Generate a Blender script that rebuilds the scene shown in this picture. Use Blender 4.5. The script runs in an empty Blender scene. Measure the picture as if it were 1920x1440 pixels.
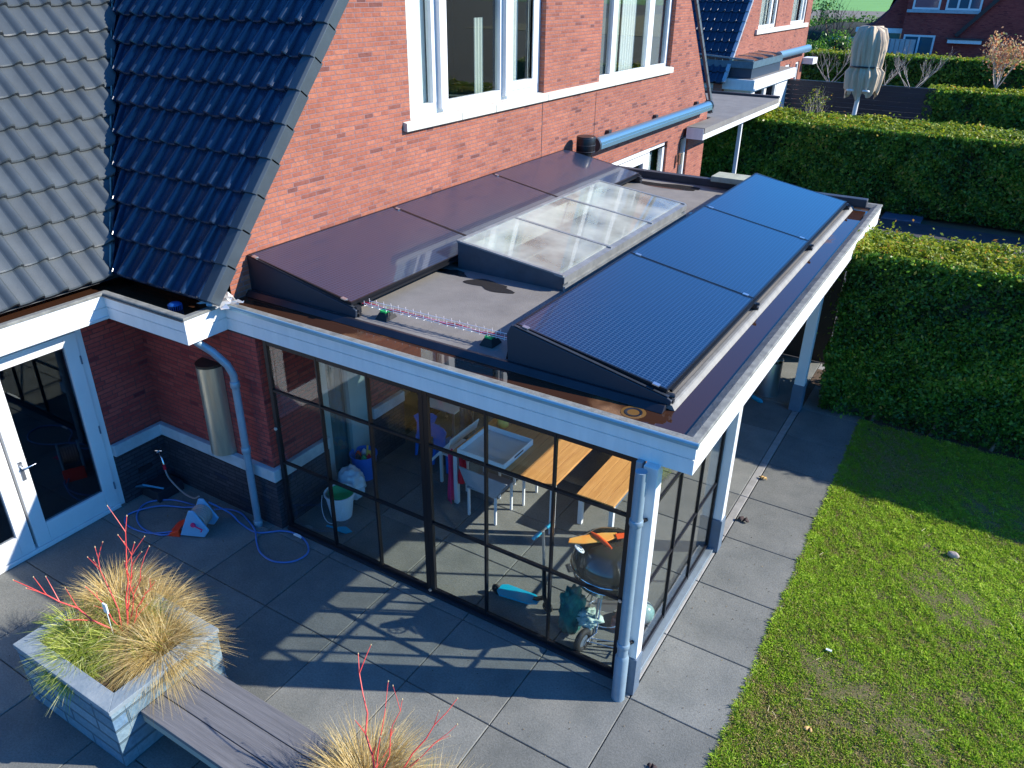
import bpy, bmesh, math, random
import numpy as np
from mathutils import Vector, Matrix
random.seed(7); rng = np.random.default_rng(7)
PI = math.pi; sc = bpy.context.scene; COL = sc.collection

# ---------------- camera ----------------
cam = bpy.data.objects.new('camera', bpy.data.cameras.new('camera')); COL.objects.link(cam); sc.camera = cam
cam.data.sensor_width = 36; cam.data.lens = 27.555; cam.data.clip_start = 0.05; cam.data.clip_end = 3000
rt = Vector((0.85248874, 0.52260234, 0.01223691)); dn = Vector((0.24855921, -0.38464366, -0.88896995)); fw = Vector((-0.45987093, 0.76087847, -0.45780202))
m = Matrix.Identity(4)
for i in range(3): m[i][0] = rt[i]; m[i][1] = -dn[i]; m[i][2] = -fw[i]
m[0][3], m[1][3], m[2][3] = 6.19375, -5.06085, 5.81006
cam.matrix_world = m
sc.render.resolution_x = 1024; sc.render.resolution_y = 768

# ---------------- light ----------------
SUN = Vector((0.873, 0.488, 0.0)).normalized(); EL = math.radians(32.0)
sd = Vector((SUN.x*math.cos(EL), SUN.y*math.cos(EL), math.sin(EL)))
w = bpy.data.worlds.new('World'); sc.world = w; w.use_nodes = True
nt = w.node_tree; bg = nt.nodes['Background']; sky = nt.nodes.new('ShaderNodeTexSky')
sky.sky_type = 'NISHITA'; sky.sun_disc = False; sky.sun_elevation = EL
sky.sun_rotation = math.atan2(sd.x, sd.y); sky.air_density = 1.2; sky.dust_density = 0.2; sky.ozone_density = 4.0
tint = nt.nodes.new('ShaderNodeMix'); tint.data_type = 'RGBA'; tint.blend_type = 'MULTIPLY'; tint.inputs[0].default_value = 1.0; tint.inputs[7].default_value = (0.22, 0.84, 1.50, 1)
nt.links.new(sky.outputs[0], tint.inputs[6]); nt.links.new(tint.outputs[2], bg.inputs[0]); bg.inputs[1].default_value = 0.098
sl = bpy.data.lights.new('sun', 'SUN'); sl.energy = 4.7; sl.angle = math.radians(0.53); sl.color = (1.0, 0.93, 0.82)
so = bpy.data.objects.new('sun', sl); COL.objects.link(so); so.rotation_euler = sd.to_track_quat('Z', 'Y').to_euler()
sc.view_settings.view_transform = 'Standard'; sc.view_settings.look = 'None'; sc.view_settings.exposure = 0.95; sc.view_settings.gamma = 1.0

# ---------------- materials ----------------
def mat(name, col, rough=0.6, metal=0.0, var=0.0, vscale=6.0, bump=0.0, bscale=40.0, spec=0.5, col2=None, coat=0.0, stretch=None):
    M = bpy.data.materials.new(name); M.use_nodes = True; t = M.node_tree; b = t.nodes['Principled BSDF']
    b.inputs['Base Color'].default_value = (*col, 1); b.inputs['Roughness'].default_value = rough
    b.inputs['Metallic'].default_value = metal; b.inputs['Specular IOR Level'].default_value = spec
    b.inputs['Coat Weight'].default_value = coat
    if var > 0 or bump > 0 or col2:
        tc = t.nodes.new('ShaderNodeTexCoord'); src = tc.outputs['Object']
        if stretch:
            mp = t.nodes.new('ShaderNodeMapping'); mp.inputs['Scale'].default_value = stretch
            t.links.new(src, mp.inputs[0]); src = mp.outputs[0]
    if var > 0 or col2:
        n = t.nodes.new('ShaderNodeTexNoise'); n.inputs['Scale'].default_value = vscale; n.inputs['Detail'].default_value = 8; n.inputs['Roughness'].default_value = 0.65
        t.links.new(src, n.inputs['Vector'])
        r = t.nodes.new('ShaderNodeValToRGB'); r.color_ramp.elements[0].position = 0.3; r.color_ramp.elements[1].position = 0.7
        c2 = col2 if col2 else tuple(min(1, c*(1+var)) for c in col); c1 = tuple(c*(1-var) for c in col) if not col2 else col
        r.color_ramp.elements[0].color = (*c1, 1); r.color_ramp.elements[1].color = (*c2, 1)
        t.links.new(n.outputs[0], r.inputs[0]); t.links.new(r.outputs[0], b.inputs['Base Color'])
    if bump > 0:
        n2 = t.nodes.new('ShaderNodeTexNoise'); n2.inputs['Scale'].default_value = bscale; n2.inputs['Detail'].default_value = 5
        t.links.new(src, n2.inputs['Vector'])
        bp = t.nodes.new('ShaderNodeBump'); bp.inputs['Strength'].default_value = bump; bp.inputs['Distance'].default_value = 0.01
        t.links.new(n2.outputs[0], bp.inputs['Height']); t.links.new(bp.outputs[0], b.inputs['Normal'])
    return M

def brick(name, c1, c2, mortar, dark=0.5, scale=1.0):
    M = bpy.data.materials.new(name); M.use_nodes = True; t = M.node_tree; b = t.nodes['Principled BSDF']; N = t.nodes.new; L = t.links.new
    tc = N('ShaderNodeTexCoord'); ge = N('ShaderNodeNewGeometry'); sx = N('ShaderNodeSeparateXYZ'); L(ge.outputs['True Normal'], sx.inputs[0])
    sp = N('ShaderNodeSeparateXYZ'); L(tc.outputs['Object'], sp.inputs[0])
    ab = N('ShaderNodeMath'); ab.operation = 'ABSOLUTE'; L(sx.outputs[0], ab.inputs[0])
    gt = N('ShaderNodeMath'); gt.operation = 'GREATER_THAN'; L(ab.outputs[0], gt.inputs[0]); gt.inputs[1].default_value = 0.5
    mx = N('ShaderNodeMix'); L(gt.outputs[0], mx.inputs[0]); L(sp.outputs[0], mx.inputs[2]); L(sp.outputs[1], mx.inputs[3])
    cb = N('ShaderNodeCombineXYZ'); L(mx.outputs[0], cb.inputs[0]); L(sp.outputs[2], cb.inputs[1])
    br = N('ShaderNodeTexBrick'); L(cb.outputs[0], br.inputs['Vector'])
    br.inputs['Scale'].default_value = 1.0; br.inputs['Brick Width'].default_value = 0.245*scale; br.inputs['Row Height'].default_value = 0.053*scale
    br.inputs['Mortar Size'].default_value = 0.0055*scale; br.inputs['Mortar Smooth'].default_value = 0.3; br.inputs['Bias'].default_value = 0.0
    br.offset = 0.37; br.offset_frequency = 2; br.squash = 0.62; br.squash_frequency = 3
    br.inputs['Color1'].default_value = (0, 0, 0, 1); br.inputs['Color2'].default_value = (1, 1, 1, 1); br.inputs['Mortar'].default_value = (0.5, 0.5, 0.5, 1)
    ramp = N('ShaderNodeValToRGB'); e = ramp.color_ramp.elements
    e[0].position = 0.0; e[0].color = (c1[0]*dark, c1[1]*dark*1.15, c1[2]*dark*1.5, 1); e[1].position = 1.0; e[1].color = (*c2, 1)
    k = ramp.color_ramp.elements.new(0.10); k.color = (*c1, 1); k = ramp.color_ramp.elements.new(0.55); k.color = tuple((a+b_)/2 for a, b_ in zip(c1, c2)) + (1,)
    L(br.outputs['Color'], ramp.inputs[0])
    nz = N('ShaderNodeTexNoise'); nz.inputs['Scale'].default_value = 25; nz.inputs['Detail'].default_value = 6; L(tc.outputs['Object'], nz.inputs['Vector'])
    nz2 = N('ShaderNodeTexNoise'); nz2.inputs['Scale'].default_value = 0.8; nz2.inputs['Detail'].default_value = 4; L(tc.outputs['Object'], nz2.inputs['Vector'])
    add = N('ShaderNodeMath'); add.operation = 'ADD'; L(nz.outputs[0], add.inputs[0]); L(nz2.outputs[0], add.inputs[1])
    mr = N('ShaderNodeMapRange'); L(add.outputs[0], mr.inputs[0]); mr.inputs[1].default_value = 0.6; mr.inputs[2].default_value = 1.4; mr.inputs[3].default_value = 0.72; mr.inputs[4].default_value = 1.3
    mu = N('ShaderNodeMix'); mu.data_type = 'RGBA'; mu.blend_type = 'MULTIPLY'; mu.inputs[0].default_value = 1.0
    L(ramp.outputs[0], mu.inputs[6]); L(mr.outputs[0], mu.inputs[7])
    mm = N('ShaderNodeMix'); mm.data_type = 'RGBA'; L(br.outputs['Fac'], mm.inputs[0]); L(mu.outputs[2], mm.inputs[6]); mm.inputs[7].default_value = (*mortar, 1)
    L(mm.outputs[2], b.inputs['Base Color']); b.inputs['Roughness'].default_value = 0.85; b.inputs['Specular IOR Level'].default_value = 0.25
    bp = N('ShaderNodeBump'); bp.inputs['Strength'].default_value = 0.7; bp.inputs['Distance'].default_value = 0.012
    sb = N('ShaderNodeMath'); sb.operation = 'MULTIPLY_ADD'; L(br.outputs['Fac'], sb.inputs[0]); sb.inputs[1].default_value = -1.0; L(nz.outputs[0], sb.inputs[2])
    L(sb.outputs[0], bp.inputs['Height']); L(bp.outputs[0], b.inputs['Normal'])
    return M

def glass(name, tint=(0.9, 0.95, 0.95), refl=1.0, rough=0.0, haze=0.0):
    M = bpy.data.materials.new(name); M.use_nodes = True; t = M.node_tree; t.nodes.remove(t.nodes['Principled BSDF'])
    o = t.nodes['Material Output']; N = t.nodes.new; L = t.links.new
    tr = N('ShaderNodeBsdfTransparent'); tr.inputs[0].default_value = (*tint, 1); gl = N('ShaderNodeBsdfGlossy'); gl.inputs['Roughness'].default_value = rough
    lw = N('ShaderNodeLayerWeight'); lw.inputs[0].default_value = 0.5; pw = N('ShaderNodeMath'); pw.operation = 'POWER'; L(lw.outputs['Facing'], pw.inputs[0]); pw.inputs[1].default_value = 4.0
    mu = N('ShaderNodeMath'); mu.operation = 'MULTIPLY_ADD'; L(pw.outputs[0], mu.inputs[0]); mu.inputs[1].default_value = 0.8; mu.inputs[2].default_value = 0.035*refl; mu.use_clamp = True
    mx = N('ShaderNodeMixShader'); L(mu.outputs[0], mx.inputs[0]); L(tr.outputs[0], mx.inputs[1]); L(gl.outputs[0], mx.inputs[2]); src = mx.outputs[0]
    if haze:
        df = N('ShaderNodeBsdfDiffuse'); df.inputs[0].default_value = (.8, .82, .76, 1); tl = N('ShaderNodeBsdfTranslucent'); tl.inputs[0].default_value = (.8, .82, .76, 1); m2 = N('ShaderNodeMixShader'); L(df.outputs[0], m2.inputs[1]); L(tl.outputs[0], m2.inputs[2])
        tc = N('ShaderNodeTexCoord'); nz = N('ShaderNodeTexNoise'); nz.inputs['Scale'].default_value = 1.3; nz.inputs['Detail'].default_value = 4; L(tc.outputs['Object'], nz.inputs['Vector'])
        mr = N('ShaderNodeMapRange'); L(nz.outputs[0], mr.inputs[0]); mr.inputs[1].default_value = .35; mr.inputs[2].default_value = .65; mr.inputs[3].default_value = haze*.3; mr.inputs[4].default_value = haze
        m3 = N('ShaderNodeMixShader'); L(mr.outputs[0], m3.inputs[0]); L(src, m3.inputs[1]); L(m2.outputs[0], m3.inputs[2]); src = m3.outputs[0]
    L(src, o.inputs[0])
    return M

def leafmat(name, ramp, trans=0.35, rough=0.5, spec=0.5, attr='rnd'):
    M = bpy.data.materials.new(name); M.use_nodes = True; t = M.node_tree; b = t.nodes['Principled BSDF']; N = t.nodes.new; L = t.links.new
    at = N('ShaderNodeAttribute'); at.attribute_name = attr
    r = N('ShaderNodeValToRGB'); e = r.color_ramp.elements; e[0].position = ramp[0][0]; e[0].color = (*ramp[0][1], 1); e[1].position = ramp[-1][0]; e[1].color = (*ramp[-1][1], 1)
    for p, c in ramp[1:-1]: k = e.new(p); k.color = (*c, 1)
    L(at.outputs['Fac'], r.inputs[0]); L(r.outputs[0], b.inputs['Base Color']); b.inputs['Roughness'].default_value = rough; b.inputs['Specular IOR Level'].default_value = spec
    tl = N('ShaderNodeBsdfTranslucent'); L(r.outputs[0], tl.inputs[0]); mx = N('ShaderNodeMixShader'); mx.inputs[0].default_value = trans
    L(b.outputs[0], mx.inputs[1]); L(tl.outputs[0], mx.inputs[2]); L(mx.outputs[0], t.nodes['Material Output'].inputs[0])
    return M

# ---------------- mesh helpers ----------------
class MB:
    def __init__(s): s.v = []; s.f = []; s.mi = []; s.m = 0
    def face(s, pts):
        n = len(s.v); s.v += [tuple(p) for p in pts]; s.f.append(tuple(range(n, n+len(pts)))); s.mi.append(s.m); return s
    def poly(s, vs, fs):
        n = len(s.v); s.v += [tuple(p) for p in vs]
        for f in fs: s.f.append(tuple(n+i for i in f)); s.mi.append(s.m)
        return s
    def box(s, x0, x1, y0, y1, z0, z1):
        vs = [(x, y, z) for z in (z0, z1) for y in (y0, y1) for x in (x0, x1)]
        return s.poly(vs, [(0, 2, 3, 1), (4, 5, 7, 6), (0, 1, 5, 4), (2, 6, 7, 3), (0, 4, 6, 2), (1, 3, 7, 5)])
    def prism(s, pts, d):   # closed polygon pts (3d) extruded by vector d
        n = len(pts); q = [tuple(a+b for a, b in zip(p, d)) for p in pts]
        return s.poly(list(pts)+q, [tuple(reversed(range(n))), tuple(range(n, 2*n))] + [(i, (i+1) % n, n+(i+1) % n, n+i) for i in range(n)])
    def tube(s, path, r, n=10, caps=True):
        P = [Vector(p) for p in path]; R = r if isinstance(r, (list, tuple)) else [r]*len(P); vs = []; fs = []; u = None
        for i, p in enumerate(P):
            d = (P[min(i+1, len(P)-1)] - P[max(i-1, 0)]).normalized()
            if u is None: u = d.orthogonal().normalized()
            else:
                u = u - d*u.dot(d); u = u.normalized() if u.length > 1e-6 else d.orthogonal().normalized()
            v_ = d.cross(u)
            for k in range(n):
                a = 2*PI*k/n; vs.append(p + u*math.cos(a)*R[i] + v_*math.sin(a)*R[i])
        for i in range(len(P)-1):
            for k in range(n): fs.append((i*n+k, i*n+(k+1) % n, (i+1)*n+(k+1) % n, (i+1)*n+k))
        if caps: fs += [tuple(reversed(range(n))), tuple(range((len(P)-1)*n, len(P)*n))]
        return s.poly(vs, fs)
    def bar(s, a, b, w, h=None):    # square bar
        h = h or w; a = Vector(a); b = Vector(b); d = (b-a).normalized(); up = Vector((0, 0, 1))
        if abs(d.z) > 0.95: up = Vector((1, 0, 0))
        sdv = d.cross(up).normalized()*w/2; u = sdv.cross(d).normalized()*h/2
        c = [a-sdv-u, a+sdv-u, a+sdv+u, a-sdv+u, b-sdv-u, b+sdv-u, b+sdv+u, b-sdv+u]
        return s.poly(c, [(0, 3, 2, 1), (4, 5, 6, 7), (0, 1, 5, 4), (1, 2, 6, 5), (2, 3, 7, 6), (3, 0, 4, 7)])
    def lathe(s, prof, c=(0, 0, 0), n=24, sx=1, sy=1):
        vs = []; fs = []
        for r, z in prof:
            for k in range(n): a = 2*PI*k/n; vs.append((c[0]+r*sx*math.cos(a), c[1]+r*sy*math.sin(a), c[2]+z))
        for i in range(len(prof)-1):
            for k in range(n): fs.append((i*n+k, i*n+(k+1) % n, (i+1)*n+(k+1) % n, (i+1)*n+k))
        if prof[0][0] > 1e-4: fs.append(tuple(reversed(range(n))))
        if prof[-1][0] > 1e-4: fs.append(tuple(range((len(prof)-1)*n, len(prof)*n)))
        return s.poly(vs, fs)
    def ring(s, c, ax, R, r, n=28, k=8):   # torus; ax = unit axis
        ax = Vector(ax).normalized(); u = ax.orthogonal().normalized(); v_ = ax.cross(u); c = Vector(c)
        vs = []; fs = []
        for i in range(n):
            a = 2*PI*i/n; dd = u*math.cos(a)+v_*math.sin(a)
            for j in range(k):
                b_ = 2*PI*j/k; vs.append(c + dd*(R+r*math.cos(b_)) + ax*r*math.sin(b_))
        for i in range(n):
            for j in range(k): fs.append((i*k+j, ((i+1) % n)*k+j, ((i+1) % n)*k+(j+1) % k, i*k+(j+1) % k))
        return s.poly(vs, fs)

ORG = {}
def tag(o, label=None, cat=None, group=None, kind=None):
    if label: o['label'] = label
    if cat: o['category'] = cat
    if group: o['group'] = group
    if kind: o['kind'] = kind
    return o
def thing(name, label, cat, loc=(0, 0, 0), rz=0, group=None, local=False):
    o = bpy.data.objects.new(name, None); COL.objects.link(o); o.empty_display_size = 0.1
    o.location = loc; o.rotation_euler = (0, 0, rz); tag(o, label, cat, group)
    ORG[o.name] = Vector((0, 0, 0)) if local else Vector(loc)
    return o
def obj(name, mb, mats, parent=None, smooth=None, bev=0, label=None):
    me = bpy.data.meshes.new(name); org = ORG[parent.name] if parent else Vector((0, 0, 0))
    if isinstance(mb, MB):
        me.from_pydata([(v[0]-org.x, v[1]-org.y, v[2]-org.z) for v in mb.v], [], mb.f)
        if len(set(mb.mi)) > 1: me.polygons.foreach_set('material_index', mb.mi)
    else: me = mb
    bm = bmesh.new(); bm.from_mesh(me)
    if len(bm.verts) < 60000:
        bmesh.ops.remove_doubles(bm, verts=bm.verts, dist=1e-5) if smooth else None
        bmesh.ops.recalc_face_normals(bm, faces=bm.faces)
    bm.to_mesh(me); bm.free()
    for mt in (mats if isinstance(mats, (list, tuple)) else [mats]): me.materials.append(mt)
    o = bpy.data.objects.new(name, me); COL.objects.link(o)
    if parent: o.parent = parent; ORG[o.name] = org
    else: ORG[o.name] = Vector((0, 0, 0))
    if smooth:
        me.shade_smooth(); me.set_sharp_from_angle(angle=math.radians(smooth))
    if bev:
        b = o.modifiers.new('bevel', 'BEVEL'); b.width = bev; b.segments = 2; b.limit_method = 'ANGLE'; b.angle_limit = math.radians(40)
    if label: o['label'] = label
    return o
def pieces(name, mb, mats, parent=None, **k):
    """each primitive of the collector becomes a part of its own"""
    comp = list(range(len(mb.v)))
    def find(i):
        while comp[i] != i: comp[i] = comp[comp[i]]; i = comp[i]
        return i
    for f in mb.f:
        for i in f[1:]: comp[find(i)] = find(f[0])
    gr = {}
    for f in mb.f: gr.setdefault(find(f[0]), []).append(f)
    out = []
    for fs in gr.values():
        q = MB(); ids = sorted({i for f in fs for i in f}); mp = {i: n for n, i in enumerate(ids)}; q.poly([mb.v[i] for i in ids], [tuple(mp[i] for i in f) for f in fs]); out.append(obj(name, q, mats, parent, **k))
    return out[0]
def npmesh(name, verts, nper, mats, parent=None, rnd=None, kinds=None):
    """verts (N*nper,3); each nper consecutive verts make one face"""
    org = np.array(ORG[parent.name]) if parent else np.zeros(3)
    V = (verts - org).astype(np.float32); nf = len(V)//nper
    me = bpy.data.meshes.new(name); me.vertices.add(len(V)); me.vertices.foreach_set('co', V.ravel())
    me.loops.add(len(V)); me.loops.foreach_set('vertex_index', np.arange(len(V), dtype=np.int32))
    me.polygons.add(nf); me.polygons.foreach_set('loop_start', np.arange(0, len(V), nper, dtype=np.int32))
    if rnd is not None:
        a = me.attributes.new('rnd', 'FLOAT', 'POINT'); a.data.foreach_set('value', np.repeat(rnd, nper).astype(np.float32))
    me.update(calc_edges=True); me.validate()
    for mt in (mats if isinstance(mats, (list, tuple)) else [mats]): me.materials.append(mt)
    o = bpy.data.objects.new(name, me); COL.objects.link(o)
    if parent: o.parent = parent; ORG[o.name] = Vector(org)
    return o
def copytree(o, parent=None):
    c = o.copy(); COL.objects.link(c); ORG[c.name] = ORG.get(o.name, Vector((0, 0, 0)))
    if parent: c.parent = parent
    for ch in list(o.children): copytree(ch, c)
    return c
def vnoise(P, s, seed=0):   # cheap smooth noise in 0..1 for numpy points
    r = np.random.default_rng(seed); out = np.zeros(len(P)); tot = 0
    for k in range(5):
        d = r.normal(size=3)*s*(1.6**k); ph = r.uniform(0, 6.28); d2 = r.normal(size=3)*s*(1.6**k)
        out += np.sin(P@d+ph + 1.3*np.sin(P@d2))/(1.3**k); tot += 1/(1.3**k)
    return 0.5+0.5*out/tot*1.3
def leaves(P, Nrm, size, tilt=0.7, asp=0.55, jit=0.3):
    """leaf quads at P roughly facing Nrm"""
    n = len(P); d = Nrm + rng.normal(size=(n, 3))*tilt; d /= np.linalg.norm(d, axis=1)[:, None]
    a = rng.normal(size=(n, 3)); a -= d*(a*d).sum(1)[:, None]; a /= np.linalg.norm(a, axis=1)[:, None]; b = np.cross(d, a)
    s = size*(1+rng.uniform(-jit, jit, n))[:, None]
    V = np.stack([P-a*s, P-b*s*asp+d*s*0.15, P+a*s, P+b*s*asp+d*s*0.15], 1)
    return V.reshape(-1, 3)
def blades(base, direc, length, width, bend, seg=4, side=None):
    """curved tapering grass blades -> quads. base(n,3) direc(n,3) unit, length(n), bend(n) droop"""
    n = len(base); h = direc.copy(); h[:, 2] = 0; hn = np.linalg.norm(h, axis=1)[:, None]; h = np.where(hn > 1e-4, h/np.maximum(hn, 1e-4), np.array([1, 0, 0]))
    sdv = np.stack([-h[:, 1], h[:, 0], np.zeros(n)], 1) + rng.normal(size=(n, 3))*0.3; sdv /= np.linalg.norm(sdv, axis=1)[:, None]
    pts = []
    for i in range(seg+1):
        t = i/seg; p = base + direc*(length*t)[:, None] + (h*0.35 + np.array([0, 0, -1.0]))*((bend*length)*t*t)[:, None]
        pts.append(p)
    out = []
    for i in range(seg):
        w0 = width*(1-(i/seg)**1.5)[..., None] if hasattr(width, '__len__') else width*(1-(i/seg)**1.5); w1 = width*(1-((i+1)/seg)**1.5)
        out.append(np.stack([pts[i]-sdv*w0, pts[i]+sdv*w0, pts[i+1]+sdv*(w1+0.0003), pts[i+1]-sdv*(w1+0.0003)], 1))
    return np.stack(out, 1).reshape(-1, 3)   # n*seg quads
# ---------------- shared materials ----------------
BR = brick('brick_sunny', (0.26, 0.086, 0.055), (0.33, 0.122, 0.075), (0.22, 0.14, 0.145), dark=0.5)
BRD = brick('brick_shaded_red', (0.30, 0.045, 0.04), (0.40, 0.075, 0.058), (0.12, 0.05, 0.05))  # brick of walls out of the sun: shade put into deeper red and mortar
PLIN = brick('brick_anthracite', (0.035, 0.035, 0.045), (0.06, 0.055, 0.065), (0.02, 0.02, 0.025), dark=0.8)
WHITE = mat('white_paint', (0.68, 0.69, 0.69), 0.38, var=0.05, vscale=3)
WHITEB = mat('white_boards', (0.64, 0.655, 0.66), 0.45, col2=(0.75, 0.755, 0.75), vscale=1.6, stretch=(5, 5, .9), bump=0.15, bscale=30)
STONE = mat('pale_stone', (0.50, 0.49, 0.46), 0.8, var=0.18, vscale=5, bump=0.3)
STONEB = mat('bluish_stone', (0.38, 0.43, 0.46), 0.75, var=0.2, vscale=4, bump=0.3)
BLACKM = mat('black_metal', (0.012, 0.012, 0.016), 0.35, 0.3)
BLACKP = mat('black_plastic', (0.015, 0.017, 0.022), 0.4, var=0.2, vscale=8)
DGREY = mat('dark_grey_metal', (0.045, 0.052, 0.062), 0.4, 0.4, var=0.2)
ZINC = mat('grey_zinc', (0.26, 0.32, 0.36), 0.4, 0.5, var=0.15, vscale=5)
ALU = mat('aluminium', (0.55, 0.57, 0.6), 0.3, 0.9)
CHROME = mat('chrome', (0.7, 0.7, 0.7), 0.15, 1.0)
BRASS = mat('champagne_metal', (0.62, 0.57, 0.44), 0.34, 0.8, var=0.12, vscale=4, stretch=(6, 6, 0.6))
PIPE = mat('blue_grey_pipe', (0.24, 0.33, 0.40), 0.35, 0.2, var=0.1)
GREYP = mat('grey_post_paint', (0.10, 0.14, 0.19), 0.5, var=0.15)
TRIM = mat('blue_grey_trim', (0.22, 0.38, 0.47), 0.28, 0.4, var=0.1)
RUBBER = mat('black_rubber', (0.014, 0.014, 0.015), 0.75)
GLASS = glass('window_glass', (0.93, 0.95, 0.94), 1.6)
GLASSV = glass('veranda_glass', (0.93, 0.96, 0.96), 0.75)
GLASSD = glass('door_glass', (0.45, 0.52, 0.58), 3.2)
GLASSK = glass('skylight_glass', (0.85, 0.9, 0.88), 1.3, haze=0.6)
ROOM = mat('room_dark', (0.035, 0.06, 0.07), 0.9)
ROOML = mat('room_light', (0.45, 0.45, 0.42), 0.9)
BLIND = mat('screen_fabric', (0.74, 0.78, 0.74), 0.85, var=0.03)
BLINDG = mat('grey_screen_fabric', (0.12, 0.14, 0.16), 0.8)
CURT = mat('curtain_white', (0.55, 0.6, 0.52), 0.9, var=0.1, stretch=(8, 8, 0.3), vscale=5)
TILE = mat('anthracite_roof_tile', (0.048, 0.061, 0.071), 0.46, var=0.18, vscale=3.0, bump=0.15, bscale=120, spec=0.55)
TILEG = mat('glazed_tile_sky_blue', (0.009, 0.024, 0.055), 0.25, var=0.25, vscale=3.0, bump=0.08, bscale=60, spec=0.6)  # tile of the shaded slopes: blue sky reflection put into the base colour
SOIL = mat('dark_soil', (0.05, 0.032, 0.02), 0.95, col2=(0.11, 0.07, 0.04), vscale=30, bump=0.8, bscale=60)
WOODT = mat('oiled_wood', (0.42, 0.19, 0.055), 0.45, col2=(0.62, 0.33, 0.11), vscale=2.5, stretch=(14, 0.8, 4), bump=0.2, bscale=20)
WOODG = mat('weathered_grey_wood', (0.095, 0.095, 0.10), 0.75, col2=(0.165, 0.163, 0.168), vscale=2.5, stretch=(0.7, 16, 4), bump=0.35, bscale=8)
def pm(n, c, r=0.45, **k): return mat(n, c, r, **k)
BLUEP = pm('blue_plastic', (0.02, 0.16, 0.62)); TEAL = pm('turquoise_plastic', (0.0, 0.30, 0.45)); ORANGE = pm('orange_plastic', (0.85, 0.10, 0.02)); WPL = pm('white_plastic', (0.7, 0.74, 0.76)); GREENP = pm('green_plastic', (0.02, 0.40, 0.12)); YEL = pm('yellow_plastic', (0.75, 0.5, 0.08)); PINK = pm('pink_cloth', (0.7, 0.03, 0.14), 0.9); REDC = pm('red_cloth', (0.6, 0.01, 0.03), 0.9)

def paver(name, base, blot):
    M = mat(name, base, 0.8, col2=blot, vscale=2.2, bump=0.35, bscale=90, spec=0.3); t = M.node_tree; b = t.nodes['Principled BSDF']; N = t.nodes.new; L = t.links.new
    ramp = b.inputs['Base Color'].links[0].from_node; g = N('ShaderNodeNewGeometry'); mr = N('ShaderNodeMapRange'); L(g.outputs['Random Per Island'], mr.inputs[0]); mr.inputs[3].default_value = 0.82; mr.inputs[4].default_value = 1.14
    tc = N('ShaderNodeTexCoord'); n2 = N('ShaderNodeTexNoise'); n2.inputs['Scale'].default_value = 55; n2.inputs['Detail'].default_value = 7; n2.inputs['Roughness'].default_value = 0.8; L(tc.outputs['Object'], n2.inputs['Vector'])
    m2 = N('ShaderNodeMapRange'); L(n2.outputs[0], m2.inputs[0]); m2.inputs[1].default_value = 0.33; m2.inputs[2].default_value = 0.62; m2.inputs[3].default_value = 0.62; m2.inputs[4].default_value = 1.12
    mu = N('ShaderNodeMath'); mu.operation = 'MULTIPLY'; L(mr.outputs[0], mu.inputs[0]); L(m2.outputs[0], mu.inputs[1])
    mx = N('ShaderNodeMix'); mx.data_type = 'RGBA'; mx.blend_type = 'MULTIPLY'; mx.inputs[0].default_value = 1; L(ramp.outputs[0], mx.inputs[6]); L(mu.outputs[0], mx.inputs[7]); L(mx.outputs[2], b.inputs['Base Color'])
    return M
PAVE = paver('concrete_slab', (0.130, 0.138, 0.130), (0.205, 0.208, 0.190))

# ================= SETTING =================
def structure(name, mb, m_, **k): o = obj(name, mb, m_, **k); o['kind'] = 'structure'; return o
FIELD = mat('field_green', (0.10, 0.26, 0.045), 0.95, col2=(0.14, 0.33, 0.06), vscale=0.05)
g = MB(); g.box(-900, 900, -300, 1500, -0.6, -0.08); structure('ground', g, mat('rough_ground', (0.05, 0.055, 0.03), 0.95, col2=(0.09, 0.085, 0.05), vscale=0.15))
g = MB(); g.box(-900, 900, 230, 1500, -0.3, -0.02); structure('green_field', g, FIELD)
g = MB(); g.box(-120, 60, 92, 165, -0.3, -0.02); structure('meadow', g, mat('dry_meadow', (0.16, 0.13, 0.06), 0.95, col2=(0.22, 0.22, 0.07), vscale=0.3))
g = MB(); g.box(-120, 60, 165, 230, -0.3, -0.03); structure('ploughed_field', g, mat('bare_soil_field', (0.13, 0.11, 0.085), 0.95, col2=(0.17, 0.15, 0.11), vscale=0.15))
# patio slabs
TS = 0.925; g = MB(); gap = 0.004; bv = 0.006
def slab(g, x0, x1, y0, y1, z=0.0, th=0.05):
    a = gap; z += random.uniform(-0.0012, 0.0012)
    v = [(x0+a, y0+a, z-th), (x1-a, y0+a, z-th), (x1-a, y1-a, z-th), (x0+a, y1-a, z-th), (x0+a, y0+a, z-bv), (x1-a, y0+a, z-bv), (x1-a, y1-a, z-bv), (x0+a, y1-a, z-bv), (x0+a+bv, y0+a+bv, z), (x1-a-bv, y0+a+bv, z), (x1-a-bv, y1-a-bv, z), (x0+a+bv, y1-a-bv, z)]
    f = [(0, 1, 5, 4), (1, 2, 6, 5), (2, 3, 7, 6), (3, 0, 4, 7), (4, 5, 9, 8), (5, 6, 10, 9), (6, 7, 11, 10), (7, 4, 8, 11), (8, 9, 10, 11)]
    g.poly(v, f)
for i in range(-7, 6):
    for j in range(-6, 1):
        x1 = 4.53 - (-i+0)*TS if i <= 0 else None
        if i <= 0: slab(g, 4.53-TS*(1-i), 4.53-TS*(-i), -0.16+TS*(j-1), -0.16+TS*j)
for i in range(-3, 1): slab(g, -0.095-TS*(1-i), -0.095-TS*(-i), -0.16, -0.02)
structure('patio', g, PAVE)
g = MB()
for j in range(-6, 10): slab(g, 4.53, 5.416, -0.16+TS*(j-1), -0.16+TS*j)
structure('garden_path', g, PAVE)
g = MB()
for k in range(0, 5):
    for j in range(1, 10):
        slab(g, 4.53-TS*(k+1), min(4.53-TS*k, 4.425), -0.16+TS*(j-1), -0.16+TS*j)
structure('veranda_floor', g, PAVE)
g = MB()
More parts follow.
